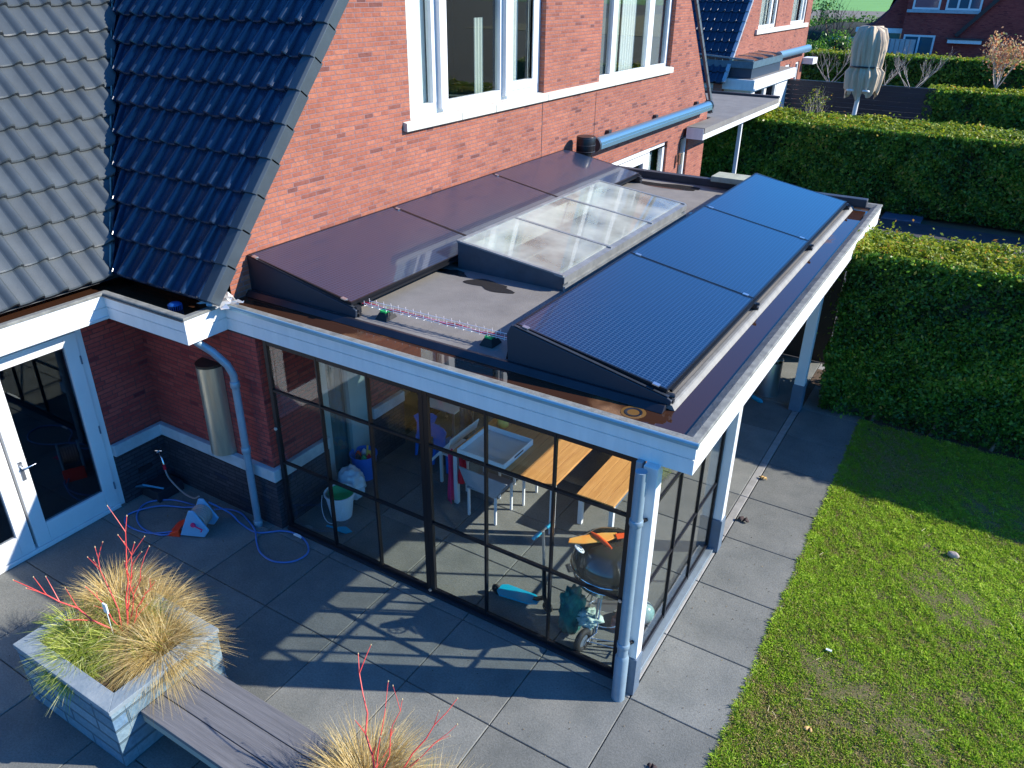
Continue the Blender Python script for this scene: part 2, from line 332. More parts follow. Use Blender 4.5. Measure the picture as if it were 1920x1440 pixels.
for j in range(1, 10): slab(g, 4.425, 4.527, -0.16+TS*(j-1), -0.16+TS*j)
structure('kerb_strip', g, mat('kerb_concrete', (0.26, 0.255, 0.24), 0.8, var=0.2, vscale=6, bump=0.3))
g = MB(); g.box(-8, 5.40, -6.5, 9.0, -0.07, -0.028); structure('paving_bed', g, mat('joint_sand', (0.03, 0.028, 0.026), 0.95))
# lawn base (slightly uneven)
def sheet(x0, x1, y0, y1, nx, ny, fz):
    g = MB(); vs = []; fs = []
    for j in range(ny+1):
        for i in range(nx+1): x = x0+(x1-x0)*i/nx; y = y0+(y1-y0)*j/ny; vs.append((x, y, fz(x, y)))
    for j in range(ny):
        for i in range(nx): a = j*(nx+1)+i; fs.append((a, a+1, a+nx+2, a+nx+1))
    return g.poly(vs, fs)
lawnz = lambda x, y: -0.012 + 0.012*math.sin(x*2.1+y)*math.sin(y*1.7) if x > 5.5 else -0.02
LAWNB = mat('lawn_soil', (0.05, 0.075, 0.015), 0.95, col2=(0.16, 0.11, 0.06), vscale=14, bump=0.8, bscale=40)
structure('lawn', sheet(5.405, 16, -6, 6.5, 90, 100, lawnz), LAWNB, smooth=180)
g = MB(); g.box(4.43, 16, 6.42, 7.9, -0.05, 0.0); structure('hedge_bed', g, SOIL)
g = MB(); g.box(-14, 16, 9.0, 18.9, -0.05, -0.005); structure('driveway', g, mat('dark_asphalt', (0.035, 0.036, 0.045), 0.85, var=0.3, vscale=3, bump=0.4))
g = MB(); g.box(3.75, 4.75, 18.93, 19.75, -0.05, 0.03); structure('stepping_slab', g, mat('blue_slab', (0.06, 0.10, 0.16), 0.5, var=0.1), bev=0.01)
g = MB(); g.box(-14, 16, 22.3, 52, -0.06, -0.01); structure('neighbour_ground', g, mat('neighbour_paving', (0.10, 0.10, 0.09), 0.9, var=0.3, vscale=1))

# grass blades on the lawn
N = 680000
X = 5.39 + rng.uniform(0, 1, N)**1.1*4.4; Y = rng.uniform(-2.2, 6.45, N)
vis = (X < 5.4+4.2) ; P = np.stack([X, Y, np.zeros(N)], 1)[vis]
def blob(P, cx, cy, r): return np.exp(-(((P[:, 0]-cx)**2+(P[:, 1]-cy)**2)/(r*r)))
n1 = vnoise(P*np.array([1, 1, 0]), 1.6, 1); n2 = vnoise(P*np.array([1, 1, 0]), 6.5, 2); n3 = vnoise(P*np.array([1, 1, 0]), 0.6, 5)
dens = np.clip(0.62+0.5*n2+0.3*(n1-0.5), 0, 1)
n5 = vnoise(P*np.array([1, 1, 0]), 14.0, 8)
dens = np.clip(dens+0.35*n5-0.05, 0, 1)
for cx, cy, r in [(6.86, 3.55, .22), (6.6, 3.72, .12), (6.35, 1.1, .09), (6.6, 2.0, .08), (6.5, 0.95, .07), (7.6, 3.0, .14), (6.0, .2, .07), (7.15, 1.5, .1), (7.9, 3.2, .2), (6.3, .6, .06), (6.9, .9, .07), (7.4, 2.2, .09)]:
    dens = np.clip(dens - (0.35+0.6*n5)*blob(P, cx, cy, r), 0.03, 1)
edge = np.clip(1-(P[:, 0]-5.39)/0.16, 0, 1)
keep = rng.uniform(0, 1, len(P)) < np.maximum(dens, edge*0.95)
P = P[keep]; n1 = n1[keep]; n2 = n2[keep]; n3 = n3[keep]; edge = edge[keep]; n = len(P)
d = rng.normal(size=(n, 3))*np.array([.75, .75, .2]) + np.array([0, 0, 0.8]); d[:, 0] -= edge*0.5; d /= np.linalg.norm(d, axis=1)[:, None]; d[:, 2] = np.abs(d[:, 2])
ln = (0.022+0.034*n2*n5[keep]*1.6+0.022*edge)*rng.uniform(.6, 1.4, n); P[:, 2] = -0.012
sv = rng.normal(size=(n, 3)); sv -= d*(sv*d).sum(1)[:, None]; sv /= np.linalg.norm(sv, axis=1)[:, None]; wd = (0.0024+0.0022*rng.uniform(0, 1, n))[:, None]
mid = P+d*ln[:, None]*0.55; mid[:, 2] += 0.002; tip = P+d*ln[:, None]+np.array([0, 0, -1])*(ln*0.25)[:, None]
V = np.stack([P-sv*wd, P+sv*wd, mid+sv*wd*.9, tip, mid-sv*wd*.9], 1).reshape(-1, 3)
gr = np.clip(0.42+0.45*(n1-0.5)+0.45*(n3-0.5)+0.55*(n5[keep]-0.5)+rng.normal(0, 0.24, n)+0.12*edge, 0, 1)
GRASS = leafmat('lawn_grass', [(0, (0.46, 0.36, 0.17)), (0.14, (0.30, 0.32, 0.06)), (0.45, (0.26, 0.42, 0.035)), (0.8, (0.38, 0.58, 0.035)), (1, (0.56, 0.68, 0.12))], 0.35, 0.6, 0.2)
o = npmesh('lawn_grass', V, 5, GRASS, rnd=gr); tag(o, 'short green grass with thin brown patches covering the lawn', 'grass', kind='stuff')

# ================= HOUSE =================
G = -0.5
H = thing('brick_house', 'orange-red brick house with dark tiled roofs, large white windows and a glazed veranda in front', 'house', (-4, 4, 0))
K = 1.235
def roofz(y): return 2.895+K*(y+0.147)
YR = 15.62; YM = (YR-0.147)/2
def gz(y): return (2.895+K*(y+0.147) if y < YM else 2.895+K*(YR-0.0-y)) - 0.12
def gable(mb, xf, th, y0, y1, z0, holes, top):
    ys = sorted(set([y0, y1]+[h[0] for h in holes]+[h[1] for h in holes]+([YM] if y0 < YM < y1 and top is gz else [])))
    for a, b in zip(ys, ys[1:]):
        cuts = sorted([(h[2], h[3]) for h in holes if h[0] <= a+1e-6 and h[1] >= b-1e-6]); z = z0
        for c0, c1 in cuts:
            if c0 > z: mb.prism([(xf, a, z), (xf, b, z), (xf, b, c0), (xf, a, c0)], (-th, 0, 0))
            z = c1
        mb.prism([(xf, a, z), (xf, b, z), (xf, b, top(b)), (xf, a, top(a))], (-th, 0, 0))
W1 = (3.36, 6.90, 4.165, 6.6); W2 = (8.98, 12.56, 4.16, 6.5)
D1 = (9.62, 12.86, 0.02, 2.54); D2 = (13.68, 14.29, 0.02, 2.50)
g = MB(); gable(g, G, 0.3, -0.05, 15.5, 2.44, [W1, W2, (D1[0], D1[1], 2.44, 2.54), (D2[0], D2[1], 2.44, 2.5)], gz)
g.m = 0
gable(g, G, 0.3, 8.35, 15.5, 0, [(D1[0], D1[1], 0, 2.44), (D2[0], D2[1], 0, 2.44)], lambda y: 2.44)
obj('wall', g, BR, H)
# expansion joints
for yj, z0, z1 in ((6.87, 3.05, 4.02), (8.89, 3.0, 3.98)):
    g = MB(); g.box(G-0.01, G+0.003, yj-0.006, yj+0.006, z0, z1); obj('wall_joint', g, BLACKP, H)
# lower wall under the veranda (wall C) with plinth, and recessed walls B and A
g = MB()
LC = [(0.80, 1.62, 0.0, 2.3), (2.25, 6.9, 0.0, 2.35)]
gable(g, 0.0, 0.3, -0.04, 8.35, 0, LC, lambda y: 2.44)
g.box(-2.0, -0.3, -0.04, 0.26, 0, 2.44); g.box(-2.3, -0.5, 0.05, 0.15, 2.44, 3.02); g.box(-2.36, -2.26, -6.9, 0.1, 2.4, 3.0)
XA = -2.0
gable(g, XA, 0.3, -6.9, -0.04, 0, [(-6.6, -0.74, 0.0, 2.36)], lambda y: 2.44)
obj('wall', g, BRD, H)
g = MB()
g.box(-0.0, 0.035, -0.04-0.035, 0.80, 0, 0.68); g.box(-1.965, -0.0, -0.075, -0.04, 0, 0.68); g.box(-2.0, -1.965, -0.74, -0.04, 0, 0.68)
g.box(-0.0, 0.035, 1.62, 2.25, 0, 0.68)
pieces('plinth', g, PLIN, H)
g = MB()
g.prism([(-2.0, -0.74, .68), (-1.93, -0.74, .68), (-1.93, -0.11, .68), (0.07, -0.11, .68), (0.07, 0.80, .68), (0.0, 0.80, .68), (0.0, -0.04, .68), (-2.0, -0.04, .68)], (0, 0, 0.15))
g.box(0.0, 0.07, 1.62, 2.25, 0.68, 0.83)
obj('plinth_band', g, STONEB, H, bev=0.008)

# tiled roof slopes
def tile_profile(n=22):
    out = []
    for i in range(n):
        u = i/(n-1)
        if u < 0.55: h = 0.008+0.012*(u/0.55)**2-0.006*math.sin(u/0.55*PI)
        else: q = (u-0.55)/0.45; h = 0.020+0.052*math.sin(q*PI*0.5/0.62)**0.9 if q < 0.62 else 0.072-0.064*((q-0.62)/0.38)**2.6
        out.append((u, h))
    return out
def tiled(mapf, a0, a1, ribw, ncourse, clen, clampf, rev=False):
    """mapf(a, s, h)->xyz; a across, s up slope; clampf(s)->(amin, amax)"""
    g = MB(); prof = tile_profile(); nr = int(round((a1-a0)/ribw))
    for c in range(ncourse):
        s0 = c*clen; s1 = s0+clen; rows = []
        aa = [];
        for r in range(nr):
            for u, h in prof[:-1]: aa.append((a0+(r+(1-u if rev else u))*ribw if not rev else a0+(r+u)*ribw, h if not rev else h))
        aa.append((a1, prof[-1][1])); jit = random.uniform(-.004, .004)
        def row(s, dh, hs=1.0):
            lo, hi = clampf(s); return [mapf(min(max(a, lo), hi), s, h*hs+dh) for a, h in aa]
        R0 = row(s0, 0.0, 0.95); R1 = row(s0, 0.034, 1.08); R1b = row(s0+0.014, 0.044+jit, 1.12); R2 = row(s1+0.01, 0.008, 0.72)
        for A, B in ((R0, R1), (R1, R1b), (R1b, R2)):
            for i in range(len(A)-1):
                if (Vector(A[i])-Vector(A[i+1])).length > 1e-4: g.face([A[i], A[i+1], B[i+1], B[i]])
    return g
ca, sa = math.cos(math.atan(K)), math.sin(math.atan(K))
# left slope of the main roof (faces -y): a = x, s up slope
def mdark(a, s, h): y = -0.215+s*ca; return (a, y-h*sa, 2.81+s*sa+h*ca)
valx = lambda y: -2.03-1.02*(y+0.22)
NR = 34
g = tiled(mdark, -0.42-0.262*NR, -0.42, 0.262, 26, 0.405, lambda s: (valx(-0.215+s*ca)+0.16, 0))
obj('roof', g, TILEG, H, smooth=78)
g = MB(); L_ = 26*0.405
g.face([mdark(-10.5, 0, -0.02), mdark(-0.47, 0, -0.02), mdark(-0.47, L_, -0.02), mdark(-10.5, L_, -0.02)])
y1_ = -0.215; rz1 = 2.81+sa*L_; ry1 = -0.215+L_*ca
g.face([mdark(-0.5, L_, 0.0), mdark(-10.5, L_, 0.0), (-10.5, 15.8, 2.8), (-0.5, 15.8, 2.8)])
obj('roof_underlay', g, mat('roof_lining', (0.015, 0.03, 0.06), 0.35), H)
# verge tiles: one shaped cap per course, left and right edges
g = MB()
for c in range(26):
    s0 = c*0.405; s1 = s0+0.43
    for (xa, xb) in ((-0.47, -0.30),):
        p = []
        for s, hh in ((s0, 0.105), (s1, 0.082)):
            p.append([mdark(xa, s, hh-0.03), mdark(xa+0.02, s, hh), mdark(xb-0.025, s, hh), mdark(xb, s, hh-0.025), mdark(xb, s, hh-0.16), mdark(xa, s, hh-0.16)])
        n_ = len(g.v); g.poly(p[0]+p[1], [(0, 1, 2, 3, 4, 5), (11, 10, 9, 8, 7, 6)]+[(i, 6+i, 6+(i+1) % 6, (i+1) % 6) for i in range(6)])
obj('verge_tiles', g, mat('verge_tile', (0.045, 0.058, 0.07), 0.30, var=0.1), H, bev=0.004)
g = MB()
for c in range(26):
    z0 = 2.84+c*0.405*sa; yy = 15.66-c*0.405*ca; z1 = z0+0.42*sa; yb = yy-0.42*ca
    g.prism([(-0.47, yy, z0), (-0.47, yy+0.07, z0+0.06), (-0.47, yb+0.07, z1+0.06), (-0.47, yb, z1)], (0.06, 0, 0))
obj('verge_tiles', g, mat('verge_tile_lit', (0.09, 0.11, 0.13), 0.35, var=0.1), H)  # right edge: sunlit copy of the verge tile, light put into the colour
# wing roof (faces +x): a = y, s up slope toward -x
Kw = 1.205; cw, sw = math.cos(math.atan(Kw)), math.sin(math.atan(Kw))
def mwing(a, s, h): return (-1.985-s*cw+h*sw, a, 2.775+s*sw+h*cw)
yv = lambda x: -0.22+(-2.03-x)/1.02
g = tiled(mwing, -0.262*29+2.9, 2.9, 0.262, 17, 0.385, lambda s: (-99, yv(-1.985-s*cw)+0.20))
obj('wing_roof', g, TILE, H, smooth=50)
g = MB(); Lw = 17*0.385
g.face([mwing(-4.6, 0, -0.02), mwing(0.2, 0, -0.02), mwing(4.5, Lw, -0.02), mwing(-4.6, Lw, -0.02)])
obj('roof_underlay', g, DGREY, H)
# valley lining
g = MB()
def vp(t, off, dz): x = -2.03-t; y = -0.22+t/1.02; return (x+off, y, 2.81+K*(y+0.215)+dz)
g.face([vp(-0.0, 0.24, 0.03), vp(4.5, 0.24, 0.03), vp(4.5, -0.0, 0.05), vp(0, 0.0, 0.05)])
obj('valley_lining', g, mat('valley_zinc', (0.03, 0.06, 0.10), 0.35, 0.3), H)
g = MB(); g.tube([vp(t*0.15, 0.0+0.012*math.sin(t*2.3), 0.075+0.01*math.sin(t*1.7)) for t in range(0, 30)], 0.011, 6)
obj('valley_edge', g, mat('old_lead', (0.30, 0.33, 0.28), 0.7, var=0.3, vscale=12), H, smooth=60)

# window builder facing +x
def window(name, parent, xf, y0, y1, z0, z1, panes, fmat=WHITE, fr=0.075, depth=0.09, back='dark', glassm=GLASS):
    """panes: list of (ya, yb, kind) kind in glass / blind / sash"""
    F = obj(name, frame_mb(xf, y0, y1, z0, z1, panes, fr, depth), fmat, parent, bev=0.004)
    for ya, yb, kd in panes:
        zz = z0+fr+(0.09 if kd == 'sash' else 0.0); p = MB(); p.box(xf-depth*0.6, xf-depth*0.6+0.006, ya, yb, zz, z1-fr); obj('pane', p, glassm, F)
    R = MB(); xb = xf-depth-0.02; R.face([(xb-1.6, y0, z0), (xb-1.6, y1, z0), (xb-1.6, y1, z1), (xb-1.6, y0, z1)])
    R.face([(xb, y0, z0), (xb-1.6, y0, z0), (xb-1.6, y0, z1), (xb, y0, z1)]); R.face([(xb, y1, z0), (xb-1.6, y1, z0), (xb-1.6, y1, z1), (xb, y1, z1)])
    R.face([(xb, y0, z0), (xb, y1, z0), (xb-1.6, y1, z0), (xb-1.6, y0, z0)]); R.face([(xb, y0, z1), (xb, y1, z1), (xb-1.6, y1, z1), (xb-1.6, y0, z1)])
    obj('room_backing', R, ROOM if back == 'dark' else ROOML, F)
    for ya, yb, kd in panes:
        if kd in ('blind', 'blindg'):
            p = MB(); p.box(xf-depth-0.035, xf-depth-0.03, ya-0.01, yb+0.01, z0+0.03, z1-0.02); obj('blind', p, BLIND if kd == 'blind' else BLINDG, F)
    return F
def frame_mb(xf, y0, y1, z0, z1, panes, fr, depth):
    g = MB(); xb = xf-depth
    g.box(xb, xf, y0, y1, z0, z0+fr); g.box(xb, xf, y0, y1, z1-fr, z1)
    e = [y0]; 
    for ya, yb, kd in panes: e += [ya, yb]
    e.append(y1)
    for a, b in zip(e[::2], e[1::2]): g.box(xb, xf+0.003, a, b, z0+fr, z1-fr)
    for ya, yb, kd in panes:
        if kd == 'sash': g.box(xb+0.015, xf+0.022, ya-0.05, yb+0.05, z0+fr-0.03, z0+fr+0.09); g.box(xb+0.015, xf+0.022, ya-0.05, ya, z0+fr+0.09, z1-fr); g.box(xb+0.015, xf+0.022, yb, yb+0.05, z0+fr+0.09, z1-fr)
    return g
def curtain(parent, x, y0, y1, z0, z1, m_=CURT, folds=7, amp=0.02):
    g = MB(); n = folds*8; A = []
    for i in range(n+1):
        t = i/n; A.append((x+amp*math.sin(t*folds*2*PI), y0+(y1-y0)*t))
    for (xa, ya), (xb, yb) in zip(A, A[1:]): g.face([(xa, ya, z0), (xb, yb, z0), (xb, yb, z1), (xa, ya, z1)])
    return obj('curtain', g, m_, parent, smooth=180)
w1 = window('window', H, G-0.10, 3.36, 6.90, 4.17, 6.6, [(3.44, 4.00, 'blind'), (4.28, 5.70, 'glass'), (6.03, 6.66, 'sash')], fr=0.14)
g = MB(); g.box(G-0.13, G-0.03, 4.10, 4.26, 4.22, 6.58); g.box(G-0.13, G-0.03, 5.76, 5.94, 4.22, 6.58); pieces('mullion', g, WHITE, w1, bev=0.006)
curtain(w1, G-0.34, 5.36, 5.60, 4.25, 5.32, folds=3); curtain(w1, G-0.34, 6.2, 6.6, 4.25, 6.5, BLIND, folds=4)
w2 = window('window', H, G-0.10, 8.98, 12.56, 4.165, 6.5, [(9.06, 9.64, 'blindg'), (9.84, 11.36, 'glass'), (11.62, 12.44, 'blindg')], fr=0.07)
curtain(w2, G-0.36, 10.0, 10.5, 4.2, 6.4, CURT, folds=4); curtain(w2, G-0.36, 10.6, 11.3, 4.2, 6.4, BLIND, folds=6)
g = MB(); e = [3.20, 4.45, 5.35, 6.95, 8.3, 9.6, 11.1, 12.62]
for a, b in zip(e, e[1:]):
    g.prism([(G-0.12, a+0.004, 4.055), (G+0.065, a+0.004, 4.045), (G+0.065, a+0.004, 4.150), (G-0.0, a+0.004, 4.164), (G-0.095, a+0.004, 4.172)], (0, b-a-0.008, 0))
obj('window_sill', g, mat('sill_concrete', (0.52, 0.52, 0.46), 0.7, var=0.12, vscale=7), H, bev=0.006)
# doors on the far ground floor
d1 = window('garden_door', H, G-0.06, 9.62, 12.86, 0.02, 2.54, [(9.9, 10.7, 'glass'), (10.9, 11.62, 'glass'), (11.95, 12.72, 'glass')], fr=0.10)
curtain(d1, G-0.3, 12.0, 12.7, 0.1, 2.4, BLIND, folds=5)
g = MB(); g.box(G-0.06, G-0.02, 9.64, 11.86, 2.25, 2.52); obj('transom', g, WHITE, d1, bev=0.004)
d2 = window('side_window', H, G-0.06, 13.68, 14.29, 0.02, 2.50, [(13.78, 14.19, 'glass')], fr=0.10, back='light')
lamp = MB(); lamp.box(G, G+0.05, 13.50, 13.62, 1.95, 2.12); lamp.lathe([(0.0, 0.0), (0.055, 0.0), (0.055, 0.26), (0.0, 0.26)], (G+0.11, 13.56, 1.9), 14); obj('wall_lamp', lamp, BRASS, H, smooth=40)
# awning cassette
g = MB(); pr = [];
for k in range(20): a = 2*PI*k/20; pr.append((G+0.17+0.115*math.cos(a), 8.62, 3.10+0.115*math.sin(a)))
g.prism(pr, (0, 6.35, 0)); aw = obj('awning_case', g, mat('awning_metal', (0.13, 0.26, 0.36), 0.3, 0.6), H, smooth=40)
g = MB(); g.box(G+0.26, G+0.295, 8.64, 14.95, 3.02, 3.10); g.box(G+0.25, G+0.285, 8.64, 14.95, 3.125, 3.145); obj('awning_rail', g, mat('awning_rail', (0.2, 0.36, 0.47), 0.25, 0.6), aw, bev=0.004)
g = MB()
for yy in (8.56, 14.97): g.prism([(G+0.17+0.135*math.cos(2*PI*k/20), yy, 3.10+0.135*math.sin(2*PI*k/20)) for k in range(20)], (0, 0.06, 0))
for yy in (9.4, 11.8, 14.4): g.box(G, G+0.08, yy, yy+0.12, 2.98, 3.24)
pieces('awning_bracket', g, DGREY, aw, smooth=40)

# glazed garden doors in wall A (face +x), in shade
def leaf_door(y0, y1, hinge):
    g = MB(); xf = XA+0.03; xb = XA-0.04; st = 0.15
    g.box(xb, xf, y0, y0+st, 0.05, 2.33); g.box(xb, xf, y1-st, y1, 0.05, 2.33); g.box(xb, xf, y0+st, y1-st, 0.05, 0.30); g.box(xb, xf, y0+st, y1-st, 2.2, 2.33)
    D = obj('garden_door', g, WHITE, H, bev=0.005)
    g = MB(); g.box(XA-0.008, XA-0.002, y0+st, y1-st, 0.30, 2.2); obj('pane', g, GLASSD, D)
    g = MB()
    for z in (0.32, 1.1, 2.0): g.tube([(xf+0.008, y1-0.01 if hinge > 0 else y0+0.01, z-0.05), (xf+0.008, y1-0.01 if hinge > 0 else y0+0.01, z+0.05)], 0.009, 8)
    pieces('hinge', g, GREYP, D)
    if hinge > 0:
        g = MB(); ym = y0+0.08; g.box(xf, xf+0.008, ym-0.022, ym+0.022, 0.92, 1.16); obj('handle_plate', g, ALU, D, bev=0.006)
        g = MB(); g.tube([(xf, ym, 1.08), (xf+0.05, ym, 1.08), (xf+0.055, ym+0.02, 1.08), (xf+0.055, ym+0.13, 1.08)], 0.009, 8); obj('handle', g, CHROME, D, smooth=50)
    return D
leaf_door(-1.83, -0.82, 1); leaf_door(-2.87, -1.86, -1); leaf_door(-3.9, -2.9, 1)
g = MB(); g.box(XA-0.08, XA+0.01, -0.815, -0.74, 0, 2.44); g.box(XA-0.08, XA+0.02, -6.6, -0.815, 2.335, 2.44); g.box(XA-0.08, XA+0.05, -6.6, -0.815, 0.0, 0.046)
obj('door_frame', g, WHITE, H, bev=0.004)
g = MB(); g.face([(XA-1.8, -6.5, 0.01), (XA-1.8, 0, 0.01), (XA-0.1, 0, 0.01), (XA-0.1, -6.5, 0.01)]); g.face([(XA-1.8, -6.5, 0.01), (XA-1.8, 0, 0.01), (XA-1.8, 0, 2.5), (XA-1.8, -6.5, 2.5)]); g.face([(XA-1.8, 0, 0.01), (XA-0.31, 0, 0.01), (XA-0.31, 0, 2.5), (XA-1.8, 0, 2.5)])
obj('room_backing', g, ROOM, H)
# inner doors of wall C (behind the veranda glass)
c1 = window('inner_door', H, -0.04, 0.80, 1.62, 0.02, 2.3, [(0.95, 1.30, 'glass')], fr=0.09, fmat=mat('teal_grey_paint', (0.30, 0.40, 0.40), 0.5), back='dark')
curtain(c1, -0.16, 0.86, 1.34, 0.1, 2.25, mat('teal_curtain', (0.10, 0.20, 0.22), 0.9), folds=5)
c2 = window('inner_door', H, -0.08, 2.25, 6.9, 0.02, 2.35, [(2.4, 3.8, 'glass'), (3.95, 5.3, 'glass'), (5.45, 6.8, 'glass')], fr=0.07, fmat=BLACKM, back='dark')

# wall fittings on wall B
g = MB(); x0, x1, yb_ = -0.99, -0.54, -0.04; cx_ = (x0+x1)/2; pts = []
for k in range(13):
    a = PI*k/12; pts.append((cx_-0.16*math.cos(a), -0.045-0.19*math.sin(a), 0.84))
g.prism(pts, (0, 0, 1.12)); wc = obj('wall_case', g, BRASS, H, smooth=40)
g = MB(); g.prism([(p[0]*1.0, p[1]*1.02, 1.962) for p in pts], (0, 0, 0.03)); obj('case_cap', g, mat('brown_cap', (0.06, 0.05, 0.04), 0.4, 0.5), wc)
g = MB(); g.tube([(cx_-0.13, -0.16, 1.28), (cx_-0.15, -0.175, 1.28)], 0.014, 10); obj('case_lock', g, BLACKM, wc)
# downspout at the inner corner
g = MB(); px_, py_ = -0.26, -0.175
g.tube([(-0.52, -0.40, 2.46), (-0.50, -0.37, 2.40), (-0.40, -0.28, 2.28), (-0.30, -0.20, 2.12), (px_, py_, 2.0), (px_, py_, 0.0)], 0.042, 14)
for z in (0.0, 1.02, 1.85): g.lathe([(0.048, 0), (0.052, 0.005), (0.052, 0.07), (0.048, 0.075)], (px_, py_, z), 16)
obj('downspout', g, PIPE, H, smooth=50)
# vent grille + drain box
g = MB(); g.box(-1.966, -1.955, -0.50, -0.32, 0.30, 0.37); obj('air_vent', g, BLACKP, H)
# ================= VERANDA =================
VR = thing('veranda', 'flat-roofed glazed veranda with white fascia boards, black-barred glass screens and a ribbon rooflight', 'veranda', (2.2, 4, 0))
O = [(-1.714, -6.9), (-1.714, -0.553), (-0.391, -0.553), (-0.391, -0.05), (4.79, -0.05), (4.79, 8.4), (-0.5, 8.4)]
# fascia boards: lower board, upper board (proud), joint between
def seg_box(g, a, b, out, z0, z1, t):   # board along a->b, facing 'out' (unit), thickness t inward
    (xa, ya), (xb, yb) = a, b; ox, oy = out
    x0, x1 = sorted((xa, xb)); y0, y1 = sorted((ya, yb))
    if ox: g.box(min(xa, xa-ox*t), max(xa, xa-ox*t), y0, y1, z0, z1)
    else: g.box(x0, x1, min(ya, ya-oy*t), max(ya, ya-oy*t), z0, z1)
SEG = [((-1.714, -6.9), (-1.714, -0.553), (1, 0)), ((-1.714, -0.553), (-0.391, -0.553), (0, -1)), ((-0.391, -0.553), (-0.391, -0.05), (1, 0)), ((-0.391, -0.05), (4.79, -0.05), (0, -1)), ((4.79, -0.05), (4.79, 8.4), (1, 0)), ((-0.5, 8.4), (4.79, 8.4), (0, 1))]
def sweep(prof, path, nrm):
    g = MB(); rings = []
    for i, (x, y) in enumerate(path):
        n1 = nrm[max(i-1, 0)]; n2 = nrm[min(i, len(nrm)-1)]
        ox, oy = (n1[0]+n2[0], n1[1]+n2[1]) if n1 != n2 else n1
        rings.append([(x+d*ox, y+d*oy, z) for d, z in prof])
    vs = [v for r in rings for v in r]; n = len(prof); fs = [tuple(range(n)), tuple(reversed(range(len(vs)-n, len(vs))))]
    for i in range(len(path)-1):
        for k in range(n): fs.append((i*n+k, i*n+(k+1) % n, (i+1)*n+(k+1) % n, (i+1)*n+k))
    return g.poly(vs, fs)
NRM = [(1, 0), (0, -1), (1, 0), (0, -1), (1, 0), (0, 1)]
g = sweep([(-.006, 2.455), (-.006, 2.586), (-.016, 2.589), (-.016, 2.598), (0, 2.601), (0, 2.727), (-.03, 2.727), (-.03, 2.455)], O, NRM)
obj('fascia_board', g, WHITEB, VR)
# roof edge trim
RIM = mat('roof_edge_felt', (0.10, 0.105, 0.10), 0.85, col2=(0.24, 0.245, 0.22), vscale=9, bump=0.4, bscale=50)
g = sweep([(.012, 2.729), (.012, 2.750), (.004, 2.757), (-.055, 2.757), (-.13, 2.715), (-.145, 2.60), (-.06, 2.60), (-.035, 2.729)], O, NRM)
obj('roof_edge', g, RIM, VR)
g = MB(); g.tube([(-0.391, -0.066, 2.742), (4.81, -0.066, 2.742)], 0.019, 10); g.box(-0.391, 4.806, -0.078, -0.06, 2.712, 2.742)
obj('edge_trim', g, TRIM, VR, smooth=40)
g = MB(); g.box(-1.70, -0.385, -0.580, -0.566, 2.722, 2.736); obj('edge_trim', g, DGREY, VR)
# wet gutter floor and raised deck (with rooflight opening)
def wet(name, dry, wetc, scale, thr, r_wet=0.04):
    M = bpy.data.materials.new(name); M.use_nodes = True; t = M.node_tree; b = t.nodes['Principled BSDF']; N = t.nodes.new; L = t.links.new
    tc = N('ShaderNodeTexCoord'); n = N('ShaderNodeTexNoise'); n.inputs['Scale'].default_value = scale; n.inputs['Detail'].default_value = 5; L(tc.outputs['Object'], n.inputs['Vector'])
    r = N('ShaderNodeMapRange'); L(n.outputs[0], r.inputs[0]); r.inputs[1].default_value = thr; r.inputs[2].default_value = thr+0.07
    n2 = N('ShaderNodeTexNoise'); n2.inputs['Scale'].default_value = 7; n2.inputs['Detail'].default_value = 9; n2.inputs['Roughness'].default_value = .7; L(tc.outputs['Object'], n2.inputs['Vector'])
    cr = N('ShaderNodeValToRGB'); cr.color_ramp.elements[0].position = .3; cr.color_ramp.elements[1].position = .7
    cr.color_ramp.elements[0].color = (*[c*0.75 for c in dry], 1); cr.color_ramp.elements[1].color = (*[c*1.25 for c in dry], 1); L(n2.outputs[0], cr.inputs[0])
    mx = N('ShaderNodeMix'); mx.data_type = 'RGBA'; L(r.outputs[0], mx.inputs[0]); L(cr.outputs[0], mx.inputs[6]); mx.inputs[7].default_value = (*wetc, 1); L(mx.outputs[2], b.inputs['Base Color'])
    m2 = N('ShaderNodeMapRange'); L(r.outputs[0], m2.inputs[0]); m2.inputs[3].default_value = 0.8; m2.inputs[4].default_value = r_wet; L(m2.outputs[0], b.inputs['Roughness'])
    bp = N('ShaderNodeBump'); m3 = N('ShaderNodeMapRange'); L(r.outputs[0], m3.inputs[0]); m3.inputs[3].default_value = .35; m3.inputs[4].default_value = 0.0; L(m3.outputs[0], bp.inputs['Strength']); bp.inputs['Distance'].default_value = .01
    n4 = N('ShaderNodeTexNoise'); n4.inputs['Scale'].default_value = 70; L(tc.outputs['Object'], n4.inputs['Vector']); L(n4.outputs[0], bp.inputs['Height']); L(bp.outputs[0], b.inputs['Normal'])
    return M
WETG = wet('wet_gutter_felt', (0.17, 0.085, 0.035), (0.040, 0.018, 0.010), 0.8, 0.33, 0.03)
DECK = mat('roof_felt', (0.135, 0.128, 0.12), 0.85, col2=(0.20, 0.19, 0.175), vscale=2.2, bump=0.35, bscale=80)
g = MB(); g.box(-0.5, 4.67, 0.07, 8.28, 2.50, 2.645) if False else None
SKX0, SKX1, SKY0, SKY1 = 1.12, 2.28, 2.42, 5.98
def ring_box(g, X0, X1, Y0, Y1, x0, x1, y0, y1, z0, z1):
    g.box(X0, X1, Y0, y0, z0, z1); g.box(X0, X1, y1, Y1, z0, z1); g.box(X0, x0, y0, y1, z0, z1); g.box(x1, X1, y0, y1, z0, z1)
ring_box(g, -0.5, 4.67, 0.07, 8.28, SKX0, SKX1, SKY0, SKY1, 2.50, 2.695)
